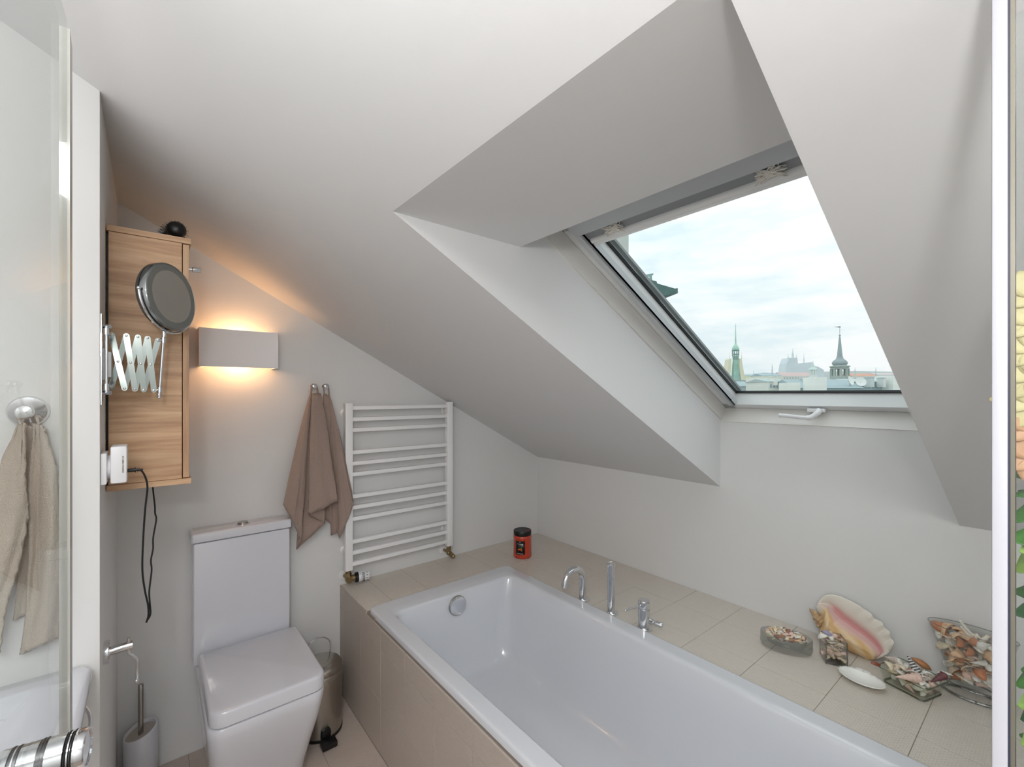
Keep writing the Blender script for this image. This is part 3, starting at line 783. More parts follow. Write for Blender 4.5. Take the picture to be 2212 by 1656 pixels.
P = [V((pe.x + .012, 1.50, pz.z - .0005))] + [onY(u, v, y) for u, v, y in ((313, 1028, 1.505), (318.5, 1052, 1.51), (314, 1095, 1.52), (309.5, 1160, 1.53), (307.5, 1230, 1.54), (313, 1275, 1.545), (319.5, 1305, 1.55), (320.5, 1328, 1.55), (316, 1344, 1.55))]
tube(bm, smooth_path(P, 6), .0022, 8); obj('cable_strand', bm, BLACKR, pc)
bm = nb()
P = [onY(u, v, y) for u, v, y in ((317, 1341, 1.552), (325, 1326, 1.553), (323.5, 1300, 1.555), (322.5, 1275, 1.56), (327.5, 1232, 1.57), (326, 1210, 1.575), (330.5, 1185, 1.58), (331, 1160, 1.59), (337.5, 1122, 1.61), (335, 1108, 1.62), (334.5, 1092, 1.64), (331, 1062, 1.67))]
P.append(V((P[-1].x - .001, 1.69, 1.205)))
tube(bm, smooth_path(P, 6), .0020, 8); obj('cable_strand', bm, BLACKR, pc)

# ------------------------------------------------------------------ toilet paper hook, toilet brush
tp = thing('paper_holder', 'empty chrome toilet paper hook on the return wall', 'paper holder', (XL, 1.60, .79))
c = V((XL, 1.585, .795))
bm = nb(); lathe(bm, [(.029, 0), (.029, .010), (.027, .012), (.001, .012)], c, (1, 0, 0), 26); obj('wall_plate', bm, CHROME, tp)
bm = nb(); cyl(bm, c + V((.011, 0, 0)), c + V((.058, 0, .002)), .0105, n=20); obj('arm', bm, CHROME, tp)
bm = nb(); q = c + V((.050, 0, 0))
tube(bm, smooth_path([q + V((0, 0, .022)), q + V((0, 0, .0)), q + V((.0, 0, -.018)), q + V((.010, 0, -.030)), q + V((.017, 0, -.045)), q + V((.0175, -.002, -.075)), q + V((.017, -.006, -.094))], 5), .0042, 10); ell(bm, q + V((.016, -.008, -.095)), .0055, .0055, .0055)
obj('hook_rod', bm, CHROME, tp)
tb = thing('toilet_brush', 'white toilet brush holder with a steel handle beside the toilet', 'toilet brush', (-.022, 2.185, 0))
cx0, cy0, rb0 = -.022, 2.185, .0515
bm = nb(); n = 32
def ringz(r, z, tilt): return [V((cx0 + r * math.cos(2 * PI * k / n), cy0 + r * math.sin(2 * PI * k / n), z + tilt * r * (math.cos(2 * PI * k / n) * .8 + math.sin(2 * PI * k / n) * .35))) for k in range(n)]
loft(bm, [ringz(rb0 - .004, 0, 0), ringz(rb0, .004, 0), ringz(rb0, .212, .34), ringz(rb0 - .002, .2145, .34), ringz(rb0 - .006, .2145, .34), ringz(rb0 - .008, .212, .34), ringz(rb0 - .008, .15, 0)], True, True)
obj('holder', bm, CERAMIC, tb, angle=50)
bm = nb(); loft(bm, [ringz(rb0 - .0085, .197, .34), ringz(rb0 - .0085, .203, .34)]); obj('splash_lid', bm, mat('grey_lid', (176, 168, 160), .35), tb)
bm = nb(); lathe(bm, [(.0085, .16), (.0085, .235), (.0080, .2355), (.0080, .237), (.0085, .2375), (.0085, .384), (.007, .386), (.001, .386)], (cx0 + .001, cy0 - .004, 0), n=18); obj('handle', bm, STEEL, tb)

# ------------------------------------------------------------------ orange bath salt jar
jx, jy = 1.690, 1.995
jar = thing('bath_salt_jar', 'orange bath salt jar with a black lid in the deck corner', 'jar', (jx, jy, ZD))
bm = nb(); lathe(bm, [(.047, 0), (.052, .004), (.0535, .010), (.0535, .020), (.052, .026), (.052, .108), (.0535, .114), (.0535, .122), (.050, .129), (.046, .131)], (jx, jy, ZD), n=36)
jb = obj('jar_body', bm, mat('orange_salts', (196, 58, 28), .16, coat=.8, var=.12, vscale=260), jar)
bm = nb(); lathe(bm, [(.0500, .128), (.0515, .130), (.0515, .152), (.0495, .155), (.044, .155), (.043, .1535), (.001, .1535)], (jx, jy, ZD), n=36); jl = obj('lid', bm, BLACK, jar)
def curved(bm, a0, a1, z0, z1, r, n=8):
    v = []
    for k in range(n + 1):
        a = a0 + (a1 - a0) * k / n
        v.append([bm.verts.new((jx + r * math.cos(a), jy + r * math.sin(a), ZD + z)) for z in (z0, z1)])
    for k in range(n): bm.faces.new((v[k][0], v[k + 1][0], v[k + 1][1], v[k][1]))
va_ = math.atan2(-jy, -jx)      # towards the camera
LA0, LA1 = va_ - .80, va_ + .27
bm = nb(); curved(bm, LA0, LA1, .026, .104, .0526); lb = obj('label', bm, mat('black_label', (12, 12, 13), .3), jar, solid=.0004)
lm = (LA0 + LA1) / 2
WHITEI = mat('white_ink', (225, 225, 222), .6); ORI = mat('orange_ink', (226, 110, 40), .6); GRI = mat('green_ink', (110, 150, 60), .6); MAG = mat('pink_sticker', (206, 44, 110), .5)
bm = nb(); curved(bm, lm - .06, lm + .04, .0965, .0995, .0531, 3); curved(bm, lm - .33, lm + .33, .0860, .0878, .0531, 6); curved(bm, lm - .10, lm + .08, .0790, .0800, .0531, 3)
for k in range(7): curved(bm, lm - .38 + k * .11, lm - .31 + k * .11, .0310, .0335, .0531, 1)
obj('white_print', bm, WHITEI, lb, smooth=False)['kind'] = 'stuff'
bm = nb()
for k in range(4): curved(bm, lm - .24 + k * .12, lm - .15 + k * .12, .052 + .002 * (k % 2), .059 + .002 * (k % 2), .0531, 2)
curved(bm, lm + .16, lm + .22, .046, .055, .0531, 1)
obj('orange_print', bm, ORI, lb, smooth=False)['kind'] = 'stuff'
bm = nb(); curved(bm, lm - .05, lm + .08, .0610, .0640, .0531, 2); curved(bm, lm + .06, lm + .22, .0640, .0665, .0531, 2); curved(bm, lm - .20, lm - .08, .0655, .0675, .0531, 2)
obj('green_print', bm, GRI, lb, smooth=False)['kind'] = 'stuff'
bm = nb(); d = V((-jx, -jy, 0)).normalized(); s = V((d.y, -d.x, 0)); p = V((jx, jy, ZD + .1553)) - s * .034 + d * .010
lathe(bm, [(.008, 0), (.008, .0006), (.001, .0006)], p, n=14); obj('sticker', bm, MAG, jl)

# ------------------------------------------------------------------ shells
SHELLC = {'white': (240, 234, 222), 'cream': (236, 219, 192), 'tan': (222, 186, 150), 'rust': (194, 128, 90), 'pink': (230, 198, 184), 'brown': (150, 106, 86), 'mauve': (150, 118, 140), 'sand': (224, 204, 182)}
SM = {k: mat('shell_' + k, v, .35, coat=.15, var=.28, vscale=170) for k, v in SHELLC.items()}
def m_cockle(w=1, h=.45, d=.85, ribs=9, n=16, k=7):
    bm = nb(); R = []
    for j in range(k + 1):
        t = j / k; row = []
        for i in range(n + 1):
            a = math.radians(-100 + 200 * i / n); rib = 1 + .05 * math.cos(i / n * ribs * 2 * PI) * t
            x = math.sin(a) * t * w * .5 * rib; y = (math.cos(a) * t * rib * .55 - .1) * d
            z = h * (1 - t * t) ** .6 * (.35 + .65 * (1 - abs(i / n - .5))) + .01 * math.cos(i / n * ribs * 2 * PI) * t
            row.append(bm.verts.new((x, y, z)))
        R.append(row)
    for j in range(k):
        for i in range(n): bm.faces.new((R[j][i], R[j + 1][i], R[j + 1][i + 1], R[j][i + 1]))
    bmesh.ops.remove_doubles(bm, verts=bm.verts[:], dist=1e-5)
    return bm
def m_spiral(l=1.0, r=.26, turns=5, n=12, k=26):
    bm = nb(); L = []
    for j in range(k + 1):
        t = j / k; rr = r * (1 - t) ** .9 * (.86 + .16 * abs(math.sin(t * turns * PI))) + .004
        if t < .12: rr *= .45 + .55 * t / .12
        off = .05 * (1 - t)
        L.append([V((rr * (1 + off * math.cos(2 * PI * i / n - t * turns * 2 * PI)) * math.cos(2 * PI * i / n), rr * (1 + off * math.cos(2 * PI * i / n - t * turns * 2 * PI)) * math.sin(2 * PI * i / n) + 0, (t - .4) * l)) for i in range(n)])
    loft(bm, L)
    bm.transform(M.Rotation(PI / 2, 4, 'Y'))
    return bm
def m_cowrie():
    bm = nb(); n, k = 14, 10; L = []
    for j in range(k + 1):
        t = j / k; s = math.sin(PI * min(max(t, .02), .98)) ** .6
        L.append([V((.30 * s * math.cos(2 * PI * i / n), (t - .5) * 1.0, .24 * s * math.sin(2 * PI * i / n) * (1 if i * 2 < n else .55))) for i in range(n)])
    # slit along the underside
    loft(bm, L)
    for v in bm.verts:
        if abs(v.co.x) < .02 and v.co.z < 0: v.co.z += .06
    return bm
def m_clam():
    bm = m_cockle(1.0, .30, .75, 0, 14, 6)
    return bm
SHAPES = {'cockle': m_cockle, 'whelk': m_spiral, 'cowrie': m_cowrie, 'clam': m_clam}
SHC = {}
def shell_mesh(shape, col):
    if (shape, col) not in SHC:
        b = SHAPES[shape](); me = bpy.data.meshes.new(shape + '_shell'); 
        if shape in ('cockle', 'clam'):
            r = bmesh.ops.solidify(b, geom=b.faces[:], thickness=.05)
        b.to_mesh(me); b.free(); me.materials.append(SM[col]); me.shade_smooth(); SHC[(shape, col)] = me
    return SHC[(shape, col)]
def shell(shape, col, pos, size, rot, label, group):
    o = bpy.data.objects.new(shape + '_shell', shell_mesh(shape, col)); COL.objects.link(o)
    o.location = pos; o.scale = (size,) * 3; o.rotation_euler = rot
    return tag(o, label, 'seashell', group)


ORD = ['', 'second', 'third', 'fourth', 'fifth', 'sixth', 'seventh', 'eighth', 'ninth', 'tenth', 'eleventh', 'twelfth', 'thirteenth', 'fourteenth', 'fifteenth', 'sixteenth']
def heap(where, place, n, sizes, kinds, seed, spacing):
    """shells laid in place one by one, keeping their distance; each label says which of its kind it is, from left to right"""
    r = random.Random(seed); pts = []; tries = 0; kin = {}
    while len(pts) < n and tries < 9000:
        tries += 1
        p = place(r)
        if all((p - q).length > spacing for q in pts):
            pts.append(p)
            shp, col = r.choice(kinds); sz = r.uniform(*sizes)
            nice = {'rust': 'rust-brown', 'brown': 'dark brown'}.get(col, col)
            kind = {'cockle': 'ribbed cockle', 'whelk': 'pointed spiral', 'cowrie': 'smooth oval', 'clam': 'flat clam'}[shp]
            o = shell(shp, col, p, sz * (1.25 if shp == 'whelk' else 1), (r.uniform(-.7, .7), r.uniform(-.6, .6), r.uniform(0, 6.3)), '', f'{nice} {kind} shells in the {where}')
            kin.setdefault((nice, kind), []).append(o)
    for (nice, kind), l in kin.items():
        l.sort(key=lambda o: (V(o.location) - CAM).dot(RGT) / (V(o.location) - CAM).dot(FWD))
        for i, o in enumerate(l):
            pos = '' if len(l) == 1 else 'leftmost ' if i == 0 else 'rightmost ' if i == len(l) - 1 else f'{ORD[i]} from left '
            o['label'] = f'{pos}of the {nice} {kind} shells in the {where}' if pos else f'only {nice} {kind} shell in the {where}'
    return pts


# oval bowl
OC = V((1.838, .660, ZD)); oa = math.atan2(-.94, .35)
bm = nb()
LO = []
for (s, z) in ((.86, 0), (.96, .004), (1, .012), (1, .050), (.985, .054), (.88, .054), (.80, .050), (.76, .030), (.70, .018)):
    l = []
    for k in range(40):
        a = 2 * PI * k / 40; fl = 1 + .010 * math.cos(a * 20) * (1 if z < .05 and s > .9 else 0)
        x, y = .083 * s * fl * math.cos(a), .050 * s * fl * math.sin(a)
        l.append(OC + V((x * math.cos(oa) - y * math.sin(oa), x * math.sin(oa) + y * math.cos(oa), z)))
    LO.append(l)
loft(bm, LO); tag(obj('oval_bowl', bm, OVALG), 'thick grey oval glass bowl of small shells on the deck', 'bowl')
def pl_oval(r):
    a = r.uniform(0, 6.283); q = math.sqrt(r.random()); x, y = .066 * q * math.cos(a), .039 * q * math.sin(a)
    return OC + V((x * math.cos(oa) - y * math.sin(oa), x * math.sin(oa) + y * math.cos(oa), .043 + .020 * (1 - q * q) + r.uniform(-.003, .004)))
SMALL = [('cowrie', 'white'), ('cowrie', 'cream'), ('whelk', 'white'), ('whelk', 'tan'), ('cowrie', 'pink'), ('clam', 'white'), ('cowrie', 'rust'), ('whelk', 'sand'), ('cockle', 'cream'), ('cowrie', 'brown')]
heap('oval glass bowl', pl_oval, 72, (.017, .027), SMALL, 21, .0098)

# square glass vase
QC = V((1.883, .524, ZD)); qa = math.atan2(-.84, .54); QR = M.Rotation(qa, 4, 'Z')
bm = nb(); h = .033
LO = [[QC + (QR @ V((p.x, p.y, 0))) + V((0, 0, z)) for p in rrect(0, 0, s, s, .006, 0, 4)] for s, z in ((h - .003, 0), (h, .003), (h, .084), (h - .001, .085), (h - .003, .085), (h - .0035, .084), (h - .0035, .010))]
loft(bm, LO); sv = tag(obj('square_vase', bm, VASEG), 'square clear glass vase packed with shells in front of the conch', 'vase')
bm = nb()
for a, b in ((1, 1), (-1, 1), (-1, -1), (1, -1)): p = QC + QR @ V((a * .0312, b * .0312, .003)); tube(bm, [p, p + V((0, 0, .080))], .0022, 8)
obj('corner_edges', bm, EDGEC, sv)
bm = nb(); tube(bm, [QC + QR @ V((p.x, p.y, .0845)) for p in rrect(0, 0, .0315, .0315, .006, 0, 4) + [rrect(0, 0, .0315, .0315, .006, 0, 4)[0]]], .0016, 6); obj('rim', bm, EDGEC, sv)
bm = nb(); loft(bm, [[QC + QR @ V((p.x, p.y, z)) for p in rrect(0, 0, .0292, .0292, .005, 0, 4)] for z in (.0035, .0095)]); obj('base', bm, EDGEC, sv)
def pl_sq(r):
    z = r.uniform(.016, .094); s = .024 if z < .08 else .020
    return QC + QR @ V((r.uniform(-s, s), r.uniform(-s, s), 0)) + V((0, 0, z))
heap('square glass vase', pl_sq, 46, (.018, .030), [('cowrie', 'sand'), ('whelk', 'pink'), ('clam', 'sand'), ('whelk', 'sand'), ('cockle', 'pink'), ('whelk', 'cream'), ('cowrie', 'brown'), ('clam', 'cream'), ('cowrie', 'white')], 5, .0125)
def single(shape, col, px_, d, size, rot, label, name=None, m=None):
    o = bpy.data.objects.new(name or shape + '_shell', shell_mesh(shape, col)); COL.objects.link(o)
    if m:
        me = o.data.copy(); me.materials.clear(); me.materials.append(m); o.data = me
    o.location = px_ if isinstance(px_, V) else atD(px_[0], px_[1], d); o.scale = (size,) * 3; o.rotation_euler = rot
    return tag(o, label, 'seashell')
single('cowrie', 'mauve', QC + QR @ V((-.024, -.018, 0)) + V((0, 0, .103)), 0, .034, (.4, .2, .6), 'lilac grey shell on the top left of the square vase', m=mat('lilac_shell', (158, 152, 182), .3, coat=.3))
single('cockle', 'white', QC + QR @ V((-.037, -.020, 0)) + V((0, 0, .088)), 0, .034, (.2, .5, 1.9), 'white shell jutting over the left edge of the square vase')

# conch
def conch():
    root = thing('conch', 'large conch with a pink mouth leaning on the wall behind the square vase', 'conch shell', (1.99, .5, ZD))
    def pt(x, y, dep=0):
        u, v = 1720 + x / 9.2, 1260 + y / 9.2; r = ray(u, v)
        k = (1.992 - .30 * (ZD) + .30 * CAMZ) / (r.x - .30 * r.z); p = CAM + r * k
        return p - (ray(u, v).normalized()) * dep
    left = [(395, 470), (470, 600), (540, 680), (500, 800), (478, 900), (470, 1000), (600, 1100), (760, 1190), (930, 1280), (1080, 1350), (1180, 1395), (1300, 1450), (1400, 1500), (1470, 1520)]
    right = [(450, 350), (560, 235), (700, 212), (880, 250), (1060, 330), (1230, 425), (1400, 530), (1540, 660), (1690, 770), (1790, 890), (1870, 1000), (1925, 1150), (1930, 1290), (1700, 1460)]
    def samp(l, t):
        x = t * (len(l) - 1); i = min(int(x), len(l) - 2); f = x - i
        return (l[i][0] + (l[i + 1][0] - l[i][0]) * f, l[i][1] + (l[i + 1][1] - l[i][1]) * f)
    bm = nb(); cl = bm.loops.layers.color.new('Col'); NT, NS = 64, 34; R = []; C = {}
    sm = lambda a, b, x: 0 if x <= a else 1 if x >= b else ((x - a) / (b - a)) ** 2 * (3 - 2 * (x - a) / (b - a))
    mixc = lambda a, b, t: tuple(p + (q - p) * t for p, q in zip(a, b))
    body, crm, pk, dk, tan = [tuple(x / 255 for x in c) for c in ((238, 212, 172), (242, 236, 224), (232, 178, 176), (204, 138, 136), (222, 178, 118))]
    for j in range(NT + 1):
        t = j / NT; a, b = samp(left, t), samp(right, t); row = []
        # the mouth runs from the upper middle to the lower tip
        m0 = .50 - .05 * t
        for i in range(NS + 1):
            s = i / NS; x, y = a[0] + (b[0] - a[0]) * s, a[1] + (b[1] - a[1]) * s
            env = math.sin(PI * min(1, .08 + t * .9)) ** .5 * sm(0, .12, t) if t < 1 else 0
            dep = .040 * math.sin(PI * min(1, s / m0)) ** .8 * env if s < m0 else 0
            dep -= .022 * env * math.exp(-((s - m0 - .11) / .085) ** 2)
            dep += .020 * sm(m0 + .12, 1, s) * env
            dep += .0085 * math.sin(t * 52) * sm(.72, 1, s) * sm(.30, .5, t); x += 20 * math.sin(t * 52 + 1) * sm(.9, 1, s) * sm(.35, .5, t) * sm(0, .06, 1 - t)
            dep += .0030 * math.sin(s * 44 + t * 27) * math.sin(t * 33) * (1 - sm(m0 - .2, m0 - .05, s)) * env
            v = bm.verts.new(pt(x, y, dep)); row.append(v)
            c = mixc(body, tan, .5 + .5 * math.sin(t * 19 + s * 23)) if s < m0 else crm
            if t < .16: c = mixc(crm, c, sm(.05, .16, t))
            if s < m0: c = mixc(c, (.95, .82, .80), sm(m0 - .16, m0 - .03, s))
            k = math.exp(-((s - m0 - .10) / .10) ** 2) * sm(.12, .3, t) * (1 - .4 * sm(.85, 1, t))
            c = mixc(c, pk, min(1, k * 1.1)); c = mixc(c, dk, max(0, k - .55) * 1.4)
            C[v] = c
        R.append(row)
    for j in range(NT):
        for i in range(NS):
            f = bm.faces.new((R[j][i], R[j + 1][i], R[j + 1][i + 1], R[j][i + 1]))
            for l in f.loops: l[cl] = (*C[l.vert], 1)
    bmesh.ops.recalc_face_normals(bm, faces=bm.faces[:])
    obj('flared_lip', bm, attr_mat('conch_surface', .38, .2, .5, 90), root, angle=80, solid=.004)
    # knobbly spire on the left
    bm = nb(); a, b = pt(560, 800, -.002), pt(265, 498, -.006); L = []; d = (b - a).normalized(); x = d.orthogonal().normalized(); y = d.cross(x)
    for j in range(31):
        q = j / 30; r = .026 * (1 - q) ** .85 * (.80 + .28 * abs(math.sin(q * 5 * PI))) + .0012
        L.append([a.lerp(b, q) + (x * math.cos(2 * PI * i / 18) + y * math.sin(2 * PI * i / 18)) * r * (1 + .16 * math.sin(i * 2 * PI / 18 * 6 + q * 8)) for i in range(18)])
    loft(bm, L); obj('spire', bm, mat('conch_spire', (196, 164, 126), .6, var=.45, vscale=120, bump=.4, bscale=120), root)
conch()

# open scallop
sc = V((1.803, .432, ZD))
bm = nb(); R = []; n, k = 44, 9
def scp(a, b, z): return sc + V((.050 - b, -a - .12 * b, z))      # a to the right of the photo, b towards the camera, from the hinge
for j in range(k + 1):
    t = j / k; row = []
    for i in range(n + 1):
        th = 2 * PI * i / n; rib = 1 + .022 * math.cos(i / n * 17 * 2 * PI) * t ** 3 * (1 if math.cos(th) > -.75 else 0)
        x = .063 * math.sin(th) * rib * t; y = .042 + .040 * math.cos(th) * rib * t
        row.append(bm.verts.new(scp(x, y, .003 + .017 * t ** 2 + .0008 * math.cos(i / n * 17 * 2 * PI) * t * t - .06 * (y - .04))))
    R.append(row)
for j in range(k):
    for i in range(n): bm.faces.new((R[j][i], R[j + 1][i], R[j + 1][i + 1], R[j][i + 1]))
bmesh.ops.remove_doubles(bm, verts=bm.verts[:], dist=1e-5)
for sx in (-1, 1):
    v = [bm.verts.new(scp(*p)) for p in ((0, .006, .021), (sx * .024, .008, .020), (sx * .018, -.006, .024), (0, -.006, .024))]; bm.faces.new(v)
bmesh.ops.recalc_face_normals(bm, faces=bm.faces[:])
tag(obj('scallop_shell', bm, mat('pearl_white', (240, 240, 234), .3, coat=.4), solid=.003, angle=60), 'single white scallop half lying open in front of the glass vessels', 'seashell')

# rectangular glass dish
DC = V((1.908, .318, ZD)); da = math.atan2(-.109, -.034); DR = M.Rotation(da, 4, 'Z')
bm = nb(); LO = []
for (sx_, sy_, z) in ((.050, .045, 0), (.056, .051, .003), (.0655, .0585, .043), (.070, .062, .046), (.070, .062, .048), (.063, .056, .047), (.054, .049, .010), (.05, .045, .007)):
    LO.append([DC + DR @ V((p.x, p.y, 0)) + V((0, 0, z)) for p in rrect(0, 0, sx_, sy_, .012, 0, 5)])
loft(bm, LO); gd = tag(obj('glass_dish', bm, DISHG), 'low rectangular glass dish heaped with shells beside the scallop', 'dish')
l = [DC + DR @ V((p.x, p.y, .0475)) for p in rrect(0, 0, .0685, .0605, .012, 0, 5)]; bm = nb(); tube(bm, l + l[:1], .0018, 6); obj('rim', bm, EDGEG, gd)
l = [DC + DR @ V((p.x, p.y, .0030)) for p in rrect(0, 0, .0550, .0500, .012, 0, 5)]; bm = nb(); tube(bm, l + l[:1], .0026, 6); obj('foot_edge', bm, EDGEG, gd)
def pl_dish(r):
    x, y = r.uniform(-1, 1), r.uniform(-1, 1); z = r.choice((.016, .030, .046, .058))
    if z > .05 and (abs(x) > .75 or abs(y) > .75): z -= .016
    f = .044 + .1 * min(z, .045) * .9
    return DC + DR @ V((x * f, y * (f - .006), 0)) + V((0, 0, z + r.uniform(-.003, .003)))
heap('rectangular glass dish', pl_dish, 54, (.024, .036), [('cockle', 'cream'), ('clam', 'white'), ('whelk', 'white'), ('cockle', 'white'), ('clam', 'cream'), ('cowrie', 'white'), ('cowrie', 'cream'), ('whelk', 'pink'), ('clam', 'sand'), ('cowrie', 'rust')], 9, .0150)
STR = mat('striped', (90, 92, 94), .4)
nt = STR.node_tree; b_ = nt.nodes['Principled BSDF']; w_ = nt.nodes.new('ShaderNodeTexWave'); w_.inputs['Scale'].default_value = 1.15; w_.bands_direction = 'X'; w_.inputs['Distortion'].default_value = 1.2
tcn = nt.nodes.new('ShaderNodeTexCoord'); mpn = nt.nodes.new('ShaderNodeMapping'); mpn.inputs['Scale'].default_value = (2.2, 2.2, 2.2)
rr = nt.nodes.new('ShaderNodeValToRGB'); rr.color_ramp.interpolation = 'LINEAR'; rr.color_ramp.elements[0].position = .62; rr.color_ramp.elements[0].color = (.12, .125, .13, 1); rr.color_ramp.elements[1].position = .74; rr.color_ramp.elements[1].color = (.85, .83, .80, 1)
nt.links.new(tcn.outputs['Object'], mpn.inputs[0]); nt.links.new(mpn.outputs[0], w_.inputs['Vector']); nt.links.new(w_.outputs['Fac'], rr.inputs[0]); nt.links.new(rr.outputs[0], b_.inputs['Base Color'])
single('whelk', 'white', onZ(1975, 1440, 0.598), 0, 0.06, (.3, -.9, 1.2), 'grey and white striped spiral shell topping the rectangular dish', m=STR)
single('cowrie', 'brown', onZ(1990, 1434, .588), 0, .056, (.5, .2, .5), 'big caramel brown smooth shell at the back of the rectangular dish', m=mat('caramel_shell', (184, 128, 84), .3, coat=.25, var=.35, vscale=90))
single('whelk', 'pink', onZ(1968, 1463, 0.586), 0, 0.07, (0, .1, 2.2), 'long peach spiral shell across the middle of the rectangular dish')
single('whelk', 'white', onZ(1927, 1424, 0.59), 0, 0.054, (.2, -.4, 2.6), 'knobbly white shell with pink flecks at the back left of the rectangular dish', m=mat('flecked_shell', (232, 204, 194), .4, var=.5, vscale=300))
single('cowrie', 'rust', onZ(1892, 1434, 0.58), 0, 0.032, (.2, .1, .9), 'shiny red-brown oval shell at the left corner of the rectangular dish', m=mat('red_shell', (142, 70, 44), .2, coat=.5))
single('whelk', 'mauve', onZ(2030, 1463, 0.586), 0, 0.054, (0, .5, 2.4), 'slender plum brown shell at the right end of the rectangular dish', m=mat('plum_shell', (112, 66, 70), .4))
single('clam', 'white', onZ(2040, 1458, 0.586), 0, 0.038, (.5, .4, 1.4), 'rounded white shell at the right end of the rectangular dish')
single('cockle', 'cream', onZ(1918, 1440, 0.588), 0, 0.038, (1.0, .3, .4), 'cream cup-shaped shell opening forward in the rectangular dish')

# tapered oval glass vase
VC = V((1.992, .192, ZD)); bm = nb(); LO = []
for (a, b, z) in ((.060, .034, 0), (.066, .038, .004), (.065, .037, .012), (.050, .029, .030), (.052, .030, .055), (.070, .037, .110), (.090, .044, .170), (.101, .049, .206), (.100, .048, .207), (.098, .0465, .206), (.087, .041, .170), (.067, .034, .110), (.049, .027, .055), (.046, .025, .040)):
    LO.append([VC + V((b * math.cos(2 * PI * k / 40), a * math.sin(2 * PI * k / 40), z)) for k in range(40)])
loft(bm, LO); gv = tag(obj('glass_vase', bm, VASEG), 'tall flared clear glass vase of shells next to the white post', 'vase')
for a, b, z, r, nm_ in ((.1005, .0485, .2065, .0013, 'rim'), (.064, .0365, .0060, .0042, 'foot_edge'), (.050, .029, .031, .0024, 'waist_edge')):
    l = [VC + V((b * math.cos(2 * PI * k / 40), a * math.sin(2 * PI * k / 40), z)) for k in range(41)]; bm = nb(); tube(bm, l, r, 6); obj(nm_, bm, EDGEC, gv)
def pl_vase(r):
    z = r.uniform(.048, .185); f = .040 + (z - .05) * .31
    a = r.uniform(0, 6.283); q = math.sqrt(r.random())
    return VC + V((q * min(.026, f * .5) * math.cos(a), q * f * math.sin(a), z))
heap('tall flared glass vase', pl_vase, 95, (.032, .050), [('cockle', 'cream'), ('clam', 'tan'), ('cockle', 'tan'), ('whelk', 'white'), ('clam', 'rust'), ('cockle', 'rust'), ('whelk', 'pink'), ('clam', 'cream'), ('cowrie', 'white'), ('clam', 'sand')], 14, .0160)
CORAL = mat('white_coral', (240, 236, 226), .6)
for (A, B, r, lab) in (((2074, 1340), (2108, 1381), .0042, 'longer white coral stick leaning in the tall glass vase'), ((2076, 1353), (2098, 1376), .0030, 'shorter white coral stick leaning in the tall glass vase')):
    bm = nb(); p, q = atD(*A, 1.392), atD(*B, 1.385); tube(bm, [p, p.lerp(q, .5) + V((0, .002, .001)), q + (q - p) * .3], [r * .8, r, r], 8); tag(obj('coral_stick', bm, CORAL), lab, 'coral')
bm = nb(); p = atD(2122, 1385, 1.385); tube(bm, smooth_path([p + V((0, .012, -.012)), p + V((0, .004, .0)), p + V((0, -.006, .012)), p + V((0, -.012, .022))], 4), .0045, 8); tube(bm, [p, p + V((0, .010, .012)), p + V((0, .014, .018))], .0035, 8)
tag(obj('coral_branch', bm, CORAL), 'forked white coral piece at the top of the tall glass vase', 'coral')

# ------------------------------------------------------------------ washbasin and beige towel on the partition
bs = thing('washbasin', 'white washbasin on the partition seen through the glass door', 'sink', (-.45, 1.25, .7))
bm = nb(); L_ = []; bcx, bcy, bhx, bhy = -.40, 1.228, .300, .232
for z, i, r in ((.66, .10, .08), (.70, .05, .07), (.76, .028, .05), (.80, .012, .04), (.822, .0, .035), (.832, .003, .035), (.836, .010, .035)): L_.append(rrect(bcx, bcy, bhx - i, bhy - i * (.4 if z > .75 else 1), r, z, rf=r))
for z, i, r in ((.836, .030, .05), (.832, .036, .06), (.78, .05, .08), (.73, .09, .09), (.71, .14, .08)): L_.append(rrect(bcx, bcy - .01, bhx - i, bhy - i - .01, r, z))
loft(bm, L_); obj('basin', bm, CERAMIC, bs, angle=60)
bm = nb(); tube(bm, smooth_path([V((bcx + bhx - .012, 1.36, .79)), V((bcx + bhx + .004, 1.32, .775)), V((bcx + bhx + .002, 1.22, .755)), V((bcx + bhx - .022, 1.12, .735))], 5), .0035, 8); obj('towel_rail', bm, CHROME, bs)
hk = onY(62, 888, YP); th = thing('suction_hook', 'round chrome suction hook holding the beige towel', 'hook', hk)
bm = nb(); lathe(bm, [(.034, 0), (.0345, .004), (.031, .012), (.018, .017), (.012, .022), (.001, .023)], hk, (0, -1, 0), 28); obj('disc', bm, CHROME, th)
bm = nb(); lathe(bm, [(.007, .018), (.007, .034), (.015, .036), (.016, .044), (.013, .049), (.001, .051)], hk, (0, -1, 0), 20); obj('knob', bm, CHROME, th)
def pq(l): return [onY(u, v, YP - d) for (u, v, d) in l]
